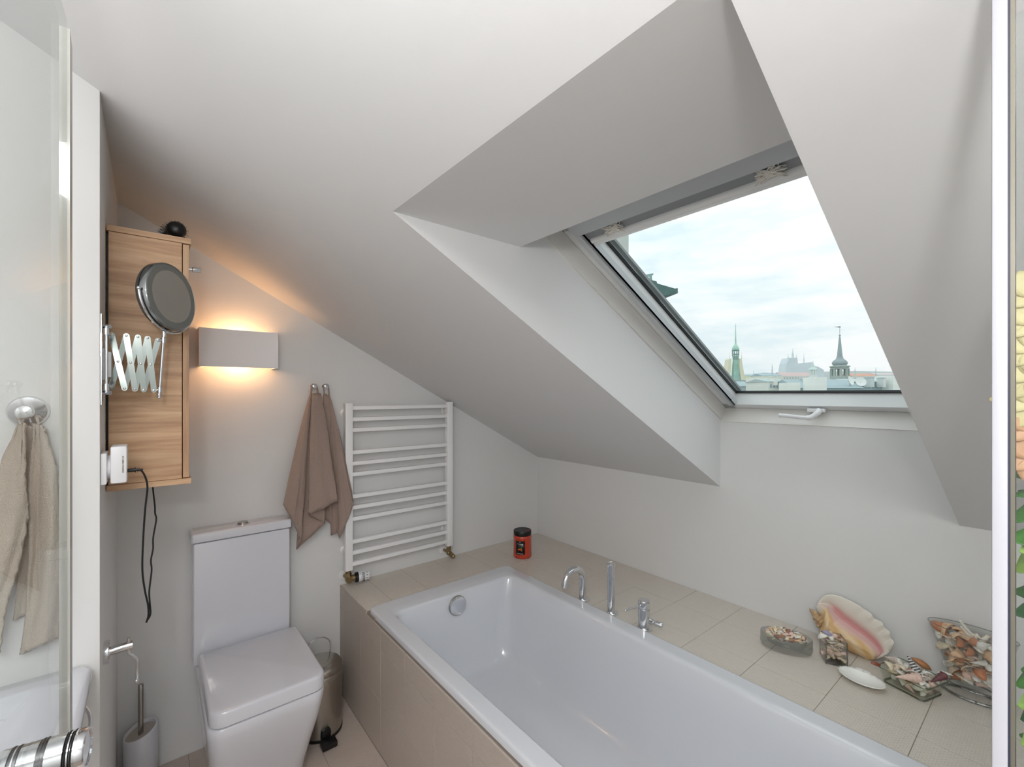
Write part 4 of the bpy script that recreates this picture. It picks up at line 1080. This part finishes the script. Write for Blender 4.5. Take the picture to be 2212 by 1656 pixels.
def sheet(bm, Lp, Rp, d0, d1, wave, seed, rows=36, cols=14, edge=(0, 1)):
    # cloth between a left and a right border line (photo columns and rows on the partition), standing d0..d1 off the wall
    r = random.Random(seed)
    def at(l, t):
        x = t * (len(l) - 1); i = min(int(x), len(l) - 2); f = x - i; f = f * f * (3 - 2 * f) * .4 + f * .6
        return (l[i][0] + (l[i + 1][0] - l[i][0]) * f, l[i][1] + (l[i + 1][1] - l[i][1]) * f)
    G = []
    for j in range(rows + 1):
        t = j / rows; a, b = at(Lp, t), at(Rp, t); row = []
        for i in range(cols + 1):
            q = i / cols; u, v = a[0] + (b[0] - a[0]) * q, a[1] + (b[1] - a[1]) * q
            d = d0 + (d1 - d0) * q + wave * math.sin(q * 7 + t * 2 + seed) * min(1, t * 3) + .0015 * math.sin(q * 19 + t * 14)
            if (i == cols and edge[1]) or (i == 0 and edge[0]) or j == rows: d += .004 * math.sin(j * 2.3 + i * 1.7); u += 1.8 * math.sin(j * 2.6 + i); v += 2.0 * math.sin(i * 2.4)
            row.append(bm.verts.new(onY(u, v, YP - max(.006, d))))
        G.append(row)
    for j in range(rows):
        for i in range(cols): bm.faces.new((G[j][i], G[j][i + 1], G[j + 1][i + 1], G[j + 1][i]))
clothbm = nb()
sheet(clothbm, [(50, 918), (48, 1050), (40, 1200), (30, 1340)], [(98, 922), (118, 1050), (112, 1200), (104, 1300)], .012, .014, .004, 1)
sheet(clothbm, [(72, 914), (62, 1060), (64, 1200), (58, 1310), (44, 1414)], [(96, 920), (122, 1010), (130, 1150), (131, 1280), (128, 1376)], .030, .034, .010, 2)
sheet(clothbm, [(40, 918), (4, 990), (-18, 1100), (-40, 1250), (-60, 1380)], [(52, 912), (55, 1040), (62, 1110), (40, 1225), (10, 1320), (-2, 1408)], .034, .058, .008, 3)
bmesh.ops.recalc_face_normals(clothbm, faces=clothbm.faces[:])
tpC = pq([(46, 918, .040), (84, 916, .034)])
tC = thing('guest_towel', 'beige scalloped towel hanging on the suction hook behind the glass door', 'towel', hk)
obj('cloth', clothbm, TOWELG, tC, angle=70, solid=.005)
bm = nb(); p0 = hk + V((0, -.030, .009)); tube(bm, smooth_path([tpC[0], p0 + V((-.012, 0, -.012)), p0, p0 + V((.013, 0, -.012)), tpC[1]], 5), .0028, 8); obj('hanging_loop', bm, TOWELG, tC)

# ------------------------------------------------------------------ shower door (open) and fixed side
DE = V((-.0878, .868, 0)); DA = math.radians(8.0); DDIR = V((-math.sin(DA), -math.cos(DA), 0)); DN = V((math.cos(DA), -math.sin(DA), 0))
sd = thing('shower_door', 'open clear glass shower door at the left edge with a round knob', 'shower door', DE + V((0, 0, .05)))
def dpt(s, z, o=0): return DE + DDIR * s + DN * o + V((0, 0, z))
zt = CAMZ + .806 * .62; sl = .50
bm = nb(); hull8(bm, [dpt(.012, .03, -.004), dpt(.50, .03, -.004), dpt(.50, zt + .50 * sl, -.004), dpt(.012, zt + .012 * sl, -.004), dpt(.012, .03, .004), dpt(.50, .03, .004), dpt(.50, zt + .50 * sl, .004), dpt(.012, zt + .012 * sl, .004)])
obj('glass_panel', bm, DOORG, sd, smooth=False)
bm = nb(); hull8(bm, [dpt(-.004, .03, -.0055), dpt(.006, .03, -.0055), dpt(.006, zt, -.0055), dpt(-.004, zt - .02, -.0055), dpt(-.004, .03, .0055), dpt(.006, .03, .0055), dpt(.006, zt, .0055), dpt(-.004, zt - .02, .0055)])
obj('edge_profile', bm, mat('pearl_edge_profile', (172, 169, 162), .2, coat=.5), sd, smooth=False)
bm = nb(); hull8(bm, [dpt(-.010, .03, -.002), dpt(-.004, .03, -.002), dpt(-.004, zt - .03, -.002), dpt(-.010, zt - .04, -.002), dpt(-.010, .03, .002), dpt(-.004, .03, .002), dpt(-.004, zt - .03, .002), dpt(-.010, zt - .04, .002)])
obj('edge_seal', bm, SEAL, sd, smooth=False)
kc = dpt(.078, 1.022)
for sg in (1, -1):
    a = DN * sg
    bm = nb(); lathe(bm, [(.0235, .004), (.0235, .020), (.0215, .021), (.0215, .0228), (.0235, .0238), (.0235, .0252), (.0215, .0262), (.0215, .028), (.0235, .029), (.0235, .038), (.0222, .040), (.020, .040), (.0185, .0385), (.001, .0380)], kc, a, 36); kb = obj('knob', bm, CHROME, sd)
    for p in (.0005, .0212, .0266):
        bm = nb()
        tr = [kc + a * (p + .0012)]
        lathe(bm, [(.0215, p), (.0238, p + .0002), (.0243, p + .0011), (.0238, p + .0020), (.0215, p + .0022)], kc, a, 36); obj('rubber_ring', bm, BLACKR, kb)
sf = thing('shower_screen', 'white framed shower screen post at the right edge', 'shower screen', (.55, .03, 0))
PX = .545
def pY(u): return onX(u, 900, PX).y
zc = ceil(PX + .02) - .01
bm = nb(); box(bm, PX, PX + .016, pY(2177), pY(2142), 0, zc, .0012, 2); obj('post', bm, TRIMW, sf)
bm = nb(); box(bm, PX + .002, PX + .018, pY(2182), pY(2177), 0, zc); obj('rubber_strip', bm, mat('dark_blue_rubber', (46, 50, 66), .4), sf, smooth=False)
bm = nb(); box(bm, PX + .003, PX + .017, pY(2192), pY(2182), 0, zc); obj('glass_channel', bm, mat('bronze_channel', (128, 124, 112), .3, metal=.5), sf, smooth=False)
bm = nb(); box(bm, PX + .007, PX + .013, -.55, pY(2192), .03, zc - .05); obj('glass_panel', bm, DOORG, sf, smooth=False)

# ------------------------------------------------------------------ plant behind the screen
pt_ = thing('flowering_plant', 'tall potted plant with cream flowers and green leaves behind the screen post', 'plant', (.86, -.03, ZD))
bm = nb(); lathe(bm, [(.055, 0), (.075, .10), (.078, .13), (.072, .13), (.068, .11), (.001, .11)], (.87, -.035, ZD), n=24); obj('pot', bm, mat('clay_pot', (170, 110, 80), .8), pt_)
bm = nb()
for k in range(3):
    a = k * 2.1; tube(bm, smooth_path([V((.87, -.035, ZD + .11)), V((.87 + .012 * math.cos(a), -.03 + .012 * math.sin(a), ZD + .5)), V((.87 + .02 * math.cos(a), -.02 + .01 * math.sin(a), ZD + .98 - k * .05))], 6), .005, 8)
obj('stem', bm, mat('green_stem', (110, 104, 62), .7), pt_)
def blade(bm, p, d, up, L, w, bend):
    s = d.cross(up).normalized(); n = s.cross(d).normalized(); v = []
    for k in range(9):
        t = k / 8; c = p + d * (L * t) + n * (-bend * t * t * L); ww = w * math.sin(PI * min(.98, .06 + t * .94)) ** .8
        v.append([bm.verts.new(c + s * ww * q + n * (abs(q) * ww * .25)) for q in (-1, -.5, 0, .5, 1)])
    for k in range(8):
        for i in range(4): bm.faces.new((v[k][i], v[k][i + 1], v[k + 1][i + 1], v[k + 1][i]))
LEAF = mat('leaf_green', (60, 112, 44), .45, var=.5, vscale=40); LEAF2 = mat('leaf_dark_green', (36, 78, 40), .45, var=.4, vscale=40); LEAF3 = mat('leaf_lime', (140, 176, 84), .45, var=.4, vscale=40)
PET = mat('cream_petal', (222, 208, 156), .5, var=.15, vscale=50); PET2 = mat('peach_petal', (210, 160, 122), .5, var=.2, vscale=60)
rnd = random.Random(12)
for k in range(30):
    u = rnd.uniform(2196, 2225); v = 1010 + (1690 - 1010) * k / 29
    q = onX(u, v, .80 + rnd.uniform(-.03, .03)); st = V((.87, -.035, q.z - .03))
    d = (q - st); d.z += rnd.uniform(-.03, .05); d.normalize()
    bm = nb(); blade(bm, st, d, V((rnd.uniform(-.6, .2), rnd.uniform(-.3, .3), 1)).normalized(), (q - st).length * rnd.uniform(.90, 1.0), rnd.uniform(.022, .034), rnd.uniform(.1, .5))
    obj('leaf', bm, rnd.choice((LEAF, LEAF, LEAF2, LEAF3)), pt_, solid=.001)
for k in range(7):
    v = 640 + k * 58; q = onX(2228 + rnd.uniform(-4, 10), v, .815)
    for i in range(5):
        a = i * 2 * PI / 5 + k; d = V((-.45, math.cos(a), math.sin(a))).normalized(); bm = nb(); blade(bm, q, d, V((-1, 0, .2)), rnd.uniform(.026, .034), .013, .4)
        obj('petal', bm, PET2 if k in (5, 6) else PET, pt_, solid=.0008)

# ------------------------------------------------------------------ outside: roofs and towers beyond the window
def far(rgb, h=0.0, **k):  # mixes aerial haze into the base colour by the share h
    haze_rgb = (206, 226, 232)
    return tuple(int(a * (1 - h) + b * h) for a, b in zip(rgb, haze_rgb))
GZ = -16.0
bm = nb(); box(bm, -50, 1600, -1000, 1000, GZ - 1, GZ); struct('ground', bm, mat('city_ground', (150, 150, 146), .9), smooth=False)
def fbox(bm, u0, u1, v0, v1, d, depth=8, zbot=None):
    """block with its near face at distance d, between the two sight columns, top at v0"""
    a, b = atD(u0, v0, d), atD(u1, v0, d); f = FWD * depth
    z1 = a.z; z0 = atD(u0, v1, d).z if zbot is None else zbot
    A = [V((p.x, p.y, z)) for z in (z0, z1) for p in (a, b)]
    hull8(bm, [A[0], A[1], A[3], A[2], A[0] + f, A[1] + f, A[3] + f, A[2] + f])
def roofm(bm, u0, u1, v0, v1, d, depth, inset=.0):
    """pitched roof: eaves at v1, ridge at v0"""
    a, b = atD(u0, v1, d), atD(u1, v1, d); f = FWD * depth; zr = atD(u0, v0, d).z
    i = (b - a) * inset; m0, m1 = a + f / 2 + i, b + f / 2 - i; m0.z = m1.z = zr
    t = nb(); v = [t.verts.new(p) for p in (a, b, b + f, a + f, m0, m1)]
    for q in ((0, 1, 5, 4), (1, 2, 5), (2, 3, 4, 5), (3, 0, 4), (3, 2, 1, 0)): t.faces.new([v[x] for x in q])
    merge(bm, t)
# neighbouring wall and eaves on the left
nbh = thing('neighbour_wall', 'pale grey rendered wall at the upper left of the skylight view', 'wall', atD(1300, 500, 7))
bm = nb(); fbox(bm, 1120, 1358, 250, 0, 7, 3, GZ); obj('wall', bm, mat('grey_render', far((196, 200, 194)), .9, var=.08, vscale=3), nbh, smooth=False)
ev = thing('green_roof_corner', 'dark green slate roof corner jutting in at the left of the skylight', 'roof', atD(1400, 620, 12))
bm = nb(); outl = [(1330, 585), (1372, 590), (1408, 605), (1418, 607), (1420, 612), (1458, 623), (1464, 622), (1464.5, 633), (1422, 640), (1400, 648), (1330, 672)]
A = [atD(u, v, 12) for u, v in outl]; B = [p + FWD * 1.6 + V((0, 0, .12)) for p in A]; loft(bm, [A, B]); obj('roof_slab', bm, mat('green_slate', (84, 116, 112), .8, var=.35, vscale=9), ev, smooth=False)
bm = nb(); A = [atD(u, v, 12.2) for u, v in ((1386, 600), (1384, 596), (1404, 591), (1411, 590), (1412, 592), (1408, 593), (1409, 608))]; B = [p + FWD * .5 for p in A]; loft(bm, [A, B]); obj('vent_box', bm, mat('pale_verdigris', (150, 182, 178), .7), ev, smooth=False)
bm = nb(); tube(bm, [atD(1376, 592, 11.97), atD(1402, 601, 11.97)], .035, 6); obj('ridge_strip', bm, mat('pale_metal_strip', (206, 216, 214), .5), ev)
def lat_px(bm, u, prof, d, n=12, sx=1, sy=1):
    """turned shape: list of (half width in px, v) at distance d"""
    k = d / FPX; c = atD(u, 849.4, d)
    lathe(bm, [(max(.01, w * k), CAMZ - (v - CY) * k - 0) for w, v in prof], (c.x, c.y, 0), n=n)
VERD = mat('verdigris', far((176, 220, 196), .15), .7, var=.2, vscale=.5); VERDD = mat('dark_verdigris', far((124, 160, 150), .15), .8, var=.25, vscale=.6); SAND = mat('pale_sandstone', far((236, 228, 194), .2), .9)  # copper colours also lightened to stand in for haze
t1 = thing('green_spire_tower', 'copper green spire tower at the left of the skyline', 'tower', (*atD(1589, 849, 150).xy, GZ))
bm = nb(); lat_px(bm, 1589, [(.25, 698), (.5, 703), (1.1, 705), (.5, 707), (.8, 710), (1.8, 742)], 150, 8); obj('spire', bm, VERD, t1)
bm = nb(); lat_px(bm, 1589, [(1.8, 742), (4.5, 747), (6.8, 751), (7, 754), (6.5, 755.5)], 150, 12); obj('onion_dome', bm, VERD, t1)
bm = nb(); lat_px(bm, 1589, [(8, 755.5), (8, 757), (6.5, 757.5)], 150, 8); lat_px(bm, 1589, [(7, 764), (7, 766)], 150, 8); lat_px(bm, 1589, [(6.5, 768.5), (6.5, 773), (6, 776)], 150, 8)
for k in range(8):
    a = k * PI / 4; c = atD(1589, 760, 150); q = c + V((math.cos(a), math.sin(a), 0)) * 1.0; z0, z1 = atD(1589, 769, 150).z, atD(1589, 757, 150).z; cyl(bm, (q.x, q.y, z0), (q.x, q.y, z1), .16, n=6)
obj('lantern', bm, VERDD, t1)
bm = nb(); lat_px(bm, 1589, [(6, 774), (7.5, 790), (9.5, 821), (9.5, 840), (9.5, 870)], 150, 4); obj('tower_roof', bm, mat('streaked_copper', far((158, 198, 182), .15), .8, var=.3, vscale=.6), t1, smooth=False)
for sx_ in (-1, 1):
    bm = nb(); k = 150
    A = [atD(1589 + sx_ * a, v, 148.5) for a, v in ((9, 774), (12, 774), (13.5, 776), (21, 822), (12, 822), (9, 790))]; B = [p + FWD * 3 for p in A]; loft(bm, [A, B]); lat_px(bm, 1589 + sx_ * 13, [(.2, 761), (.7, 776)], 149, 6); obj('gable', bm, SAND, t1, smooth=False)
bm = nb(); fbox(bm, 1566, 1614, 821, 0, 146, 12, GZ); obj('tower_block', bm, mat('grey_stone', far((150, 160, 158), .3), .9), t1, smooth=False)
t2 = thing('dark_onion_tower', 'dark grey onion domed tower with a weathervane right of the skyline centre', 'tower', (*atD(1814, 849, 120).xy, GZ))
SL = mat('grey_slate', far((150, 164, 166), .12), .7, var=.2, vscale=.8)  # slate colour lightened to stand in for haze
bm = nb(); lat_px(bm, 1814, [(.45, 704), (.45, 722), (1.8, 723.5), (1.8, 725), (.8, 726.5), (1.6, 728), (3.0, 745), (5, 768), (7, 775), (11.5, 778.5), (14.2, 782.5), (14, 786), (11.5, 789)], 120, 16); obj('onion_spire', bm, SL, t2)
bm = nb(); A = [atD(u, v, 120) for u, v in ((1801, 705.6), (1808, 705.4), (1813, 704.6), (1816.5, 705), (1815.5, 707), (1810, 706.6))]; B = [p + FWD * .15 for p in A]; loft(bm, [A, B]); obj('weathervane', bm, mat('vane_metal', (96, 104, 106), .6), t2, smooth=False)
STN = mat('tower_stone', far((166, 178, 170), .12), .8, var=.2, vscale=1)  # stone colour lightened to stand in for haze
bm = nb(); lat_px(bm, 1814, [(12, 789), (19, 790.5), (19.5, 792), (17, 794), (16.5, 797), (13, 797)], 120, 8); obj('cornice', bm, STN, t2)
for k in range(8):
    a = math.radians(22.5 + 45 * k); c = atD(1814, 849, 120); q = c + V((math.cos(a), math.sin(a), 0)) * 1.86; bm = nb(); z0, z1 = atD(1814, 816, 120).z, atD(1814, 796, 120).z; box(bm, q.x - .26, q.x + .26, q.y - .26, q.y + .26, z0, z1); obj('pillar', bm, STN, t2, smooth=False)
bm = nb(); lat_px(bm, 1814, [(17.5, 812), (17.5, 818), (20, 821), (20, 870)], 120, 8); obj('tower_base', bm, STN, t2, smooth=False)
t3 = thing('white_cupola', 'small white roof cupola in front of the distant cathedral', 'cupola', (*atD(1756, 849, 140).xy, GZ))
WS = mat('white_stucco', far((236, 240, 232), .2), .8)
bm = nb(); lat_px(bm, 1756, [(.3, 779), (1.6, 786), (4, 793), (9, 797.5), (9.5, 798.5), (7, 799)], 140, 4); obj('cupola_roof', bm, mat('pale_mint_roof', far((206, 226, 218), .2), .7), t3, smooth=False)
for k in range(8):
    a = math.radians(22.5 + 45 * k); c = atD(1756, 849, 140); q = c + V((math.cos(a), math.sin(a), 0)) * .82; bm = nb(); cyl(bm, (q.x, q.y, atD(1756, 812, 140).z), (q.x, q.y, atD(1756, 798.5, 140).z), .17, n=6); obj('pillar', bm, WS, t3)
bm = nb(); lat_px(bm, 1756, [(7, 810), (7.5, 812), (10, 820), (10, 870)], 140, 4); obj('cupola_base', bm, WS, t3, smooth=False)
HZ = mat('haze_tinted_stone', (214, 226, 230), .9, var=.06, vscale=.05)  # distance haze painted straight into the stone colour
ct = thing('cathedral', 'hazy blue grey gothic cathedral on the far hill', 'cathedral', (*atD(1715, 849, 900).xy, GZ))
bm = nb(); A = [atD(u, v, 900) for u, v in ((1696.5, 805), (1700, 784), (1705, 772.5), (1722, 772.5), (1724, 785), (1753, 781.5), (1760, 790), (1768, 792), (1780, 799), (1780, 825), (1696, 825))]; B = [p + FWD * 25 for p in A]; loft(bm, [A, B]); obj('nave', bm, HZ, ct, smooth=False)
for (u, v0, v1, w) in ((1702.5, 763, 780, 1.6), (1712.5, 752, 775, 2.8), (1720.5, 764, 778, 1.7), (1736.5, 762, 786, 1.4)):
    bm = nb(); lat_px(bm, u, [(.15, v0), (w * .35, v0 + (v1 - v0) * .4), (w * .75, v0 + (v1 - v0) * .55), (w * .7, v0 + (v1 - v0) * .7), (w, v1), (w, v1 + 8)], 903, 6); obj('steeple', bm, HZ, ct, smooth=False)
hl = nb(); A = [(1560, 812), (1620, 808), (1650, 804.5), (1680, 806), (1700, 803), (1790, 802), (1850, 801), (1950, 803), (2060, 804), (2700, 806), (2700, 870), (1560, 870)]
P0 = [atD(u, v, 950) for u, v in A]; P1 = [p + FWD * 80 for p in P0]; loft(hl, [P0, P1]); struct('hills', hl, mat('haze_tinted_hill', (214, 224, 222), .95), smooth=False)  # haze painted into the hill colour
def bld(name, label, u0, u1, v0, d, rgb, roofrgb=None, rv=None, depth=10, group=None, cat='building'):
    t = thing(name, label, cat, (*atD((u0 + u1) / 2, 849, d).xy, GZ), group)
    bm = nb(); fbox(bm, u0, u1, v0, 0, d, depth, GZ); obj('wall', bm, mat(name + '_wall', rgb, .9, var=.05, vscale=1), t, smooth=False)
    if roofrgb:
        bm = nb(); roofm(bm, u0 - .5, u1 + .5, rv, v0, d - .2, depth + .4); obj('roof', bm, mat(name + '_roof', roofrgb, .85, var=.12, vscale=.6), t, smooth=False)
    return t
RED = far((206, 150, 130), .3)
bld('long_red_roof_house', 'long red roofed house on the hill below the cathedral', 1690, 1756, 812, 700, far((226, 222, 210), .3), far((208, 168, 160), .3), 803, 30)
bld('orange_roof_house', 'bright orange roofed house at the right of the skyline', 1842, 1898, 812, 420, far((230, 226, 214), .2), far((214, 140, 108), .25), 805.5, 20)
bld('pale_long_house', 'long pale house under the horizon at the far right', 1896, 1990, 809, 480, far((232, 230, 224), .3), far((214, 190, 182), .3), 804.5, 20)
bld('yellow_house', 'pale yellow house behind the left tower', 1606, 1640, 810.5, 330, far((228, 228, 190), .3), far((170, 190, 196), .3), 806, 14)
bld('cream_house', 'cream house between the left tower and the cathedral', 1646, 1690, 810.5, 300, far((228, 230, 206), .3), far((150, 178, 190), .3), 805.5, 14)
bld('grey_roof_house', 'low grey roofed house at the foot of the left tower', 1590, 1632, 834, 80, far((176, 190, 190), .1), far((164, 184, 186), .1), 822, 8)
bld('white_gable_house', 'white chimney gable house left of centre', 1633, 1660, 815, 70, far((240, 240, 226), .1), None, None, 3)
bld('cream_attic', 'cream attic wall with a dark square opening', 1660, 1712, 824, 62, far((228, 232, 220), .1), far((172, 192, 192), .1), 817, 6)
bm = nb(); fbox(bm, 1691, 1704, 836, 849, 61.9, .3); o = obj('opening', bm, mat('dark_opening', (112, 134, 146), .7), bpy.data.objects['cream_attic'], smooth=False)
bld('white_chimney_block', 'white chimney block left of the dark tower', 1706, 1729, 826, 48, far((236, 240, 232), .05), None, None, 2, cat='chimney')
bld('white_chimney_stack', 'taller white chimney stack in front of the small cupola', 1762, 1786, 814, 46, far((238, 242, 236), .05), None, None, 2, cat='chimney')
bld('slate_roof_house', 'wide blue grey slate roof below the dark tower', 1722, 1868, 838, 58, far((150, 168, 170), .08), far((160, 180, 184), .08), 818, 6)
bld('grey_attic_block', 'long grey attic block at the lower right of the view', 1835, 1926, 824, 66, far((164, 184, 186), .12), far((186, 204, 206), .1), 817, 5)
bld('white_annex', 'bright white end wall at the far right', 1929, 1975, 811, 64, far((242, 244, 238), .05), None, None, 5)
for (u, v, rot, lab) in ((1836, 822, .5, 'left of two white satellite dishes'), (1859, 825, -.3, 'right of two white satellite dishes')):
    t = thing('satellite_dish', lab + ' on the roofs right of the dark tower', 'satellite dish', (*atD(u, v, 58.6).xy, atD(u, v, 58.6).z))
    c = atD(u, v, 58.6); nrm = (-FWD + RGT * rot + V((0, 0, .35))).normalized()
    bm = nb(); lathe(bm, [(.60, .13), (.44, .066), (.22, .018), (.02, 0), (.02, -.03), (.22, -.012), (.44, .038), (.61, .105)], c, nrm, 20, c0=False, c1=False); obj('reflector', bm, mat('dish_white', (232, 236, 232), .6), t)
    bm = nb(); cyl(bm, c, c + V((0, 0, -1.1)), .04, n=6); obj('mast', bm, mat('mast_grey', (150, 158, 160), .6), t)
for (u, v0, lab) in ((1628, 800, 'thin roof mast right of the green spire tower'), (1668, 785, 'slim church spire left of the cathedral'), (1847, 793, 'small finial spire left of the orange roof'), (1892, 793, 'small finial spire above the orange roof')):
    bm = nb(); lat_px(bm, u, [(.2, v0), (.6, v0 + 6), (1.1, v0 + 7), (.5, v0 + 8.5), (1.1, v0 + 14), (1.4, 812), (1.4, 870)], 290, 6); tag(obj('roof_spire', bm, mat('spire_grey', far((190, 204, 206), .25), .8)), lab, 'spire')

# small things on the roofs
for i, (u, v, w, h, d, c, lab) in enumerate(((1620, 822, 7, 12, 79, (214, 220, 214), 'pale dormer box on the low grey roof'), (1674, 812, 6, 6, 61.5, (236, 238, 228), 'small white vent block on the cream attic roof'), (1740, 816, 8, 8, 60, (222, 228, 222), 'small pale chimney at the left of the wide slate roof'),
        (1880, 814, 9, 8, 64.5, (206, 216, 214), 'pale vent box on the long grey attic'), (1908, 815, 6, 7, 64.5, (226, 230, 226), 'short chimney at the right end of the long grey attic'))):
    bm = nb(); fbox(bm, u, u + w, v, v + h + 14, d, 1.2); fbox(bm, u - .8, u + w + .8, v - .8, v + .8, d - .1, 1.4)
    tag(obj('roof_chimney', bm, mat('roof_chimney_render', far(c, .08), .9), smooth=False), lab, 'chimney')
attic = bpy.data.objects['cream_attic']
for k, u in enumerate((1664, 1671, 1678)):
    bm = nb(); fbox(bm, u, u + 3.4, 829, 837, 61.92, .2); obj('window', bm, mat('attic_window', (150, 168, 176), .5), attic, smooth=False)
ga = bpy.data.objects['grey_attic_block']
for u in range(1840, 1924, 9):
    bm = nb(); fbox(bm, u, u + 4.5, 829, 838, 65.92, .2); obj('window', bm, mat('block_window', (132, 152, 158), .5), ga, smooth=False)
lr = bpy.data.objects['long_red_roof_house']
for u in range(1694, 1754, 6):
    bm = nb(); fbox(bm, u, u + 2.2, 814, 818, 699.5, 1); obj('window', bm, mat('far_window', (176, 186, 190), .6), lr, smooth=False)

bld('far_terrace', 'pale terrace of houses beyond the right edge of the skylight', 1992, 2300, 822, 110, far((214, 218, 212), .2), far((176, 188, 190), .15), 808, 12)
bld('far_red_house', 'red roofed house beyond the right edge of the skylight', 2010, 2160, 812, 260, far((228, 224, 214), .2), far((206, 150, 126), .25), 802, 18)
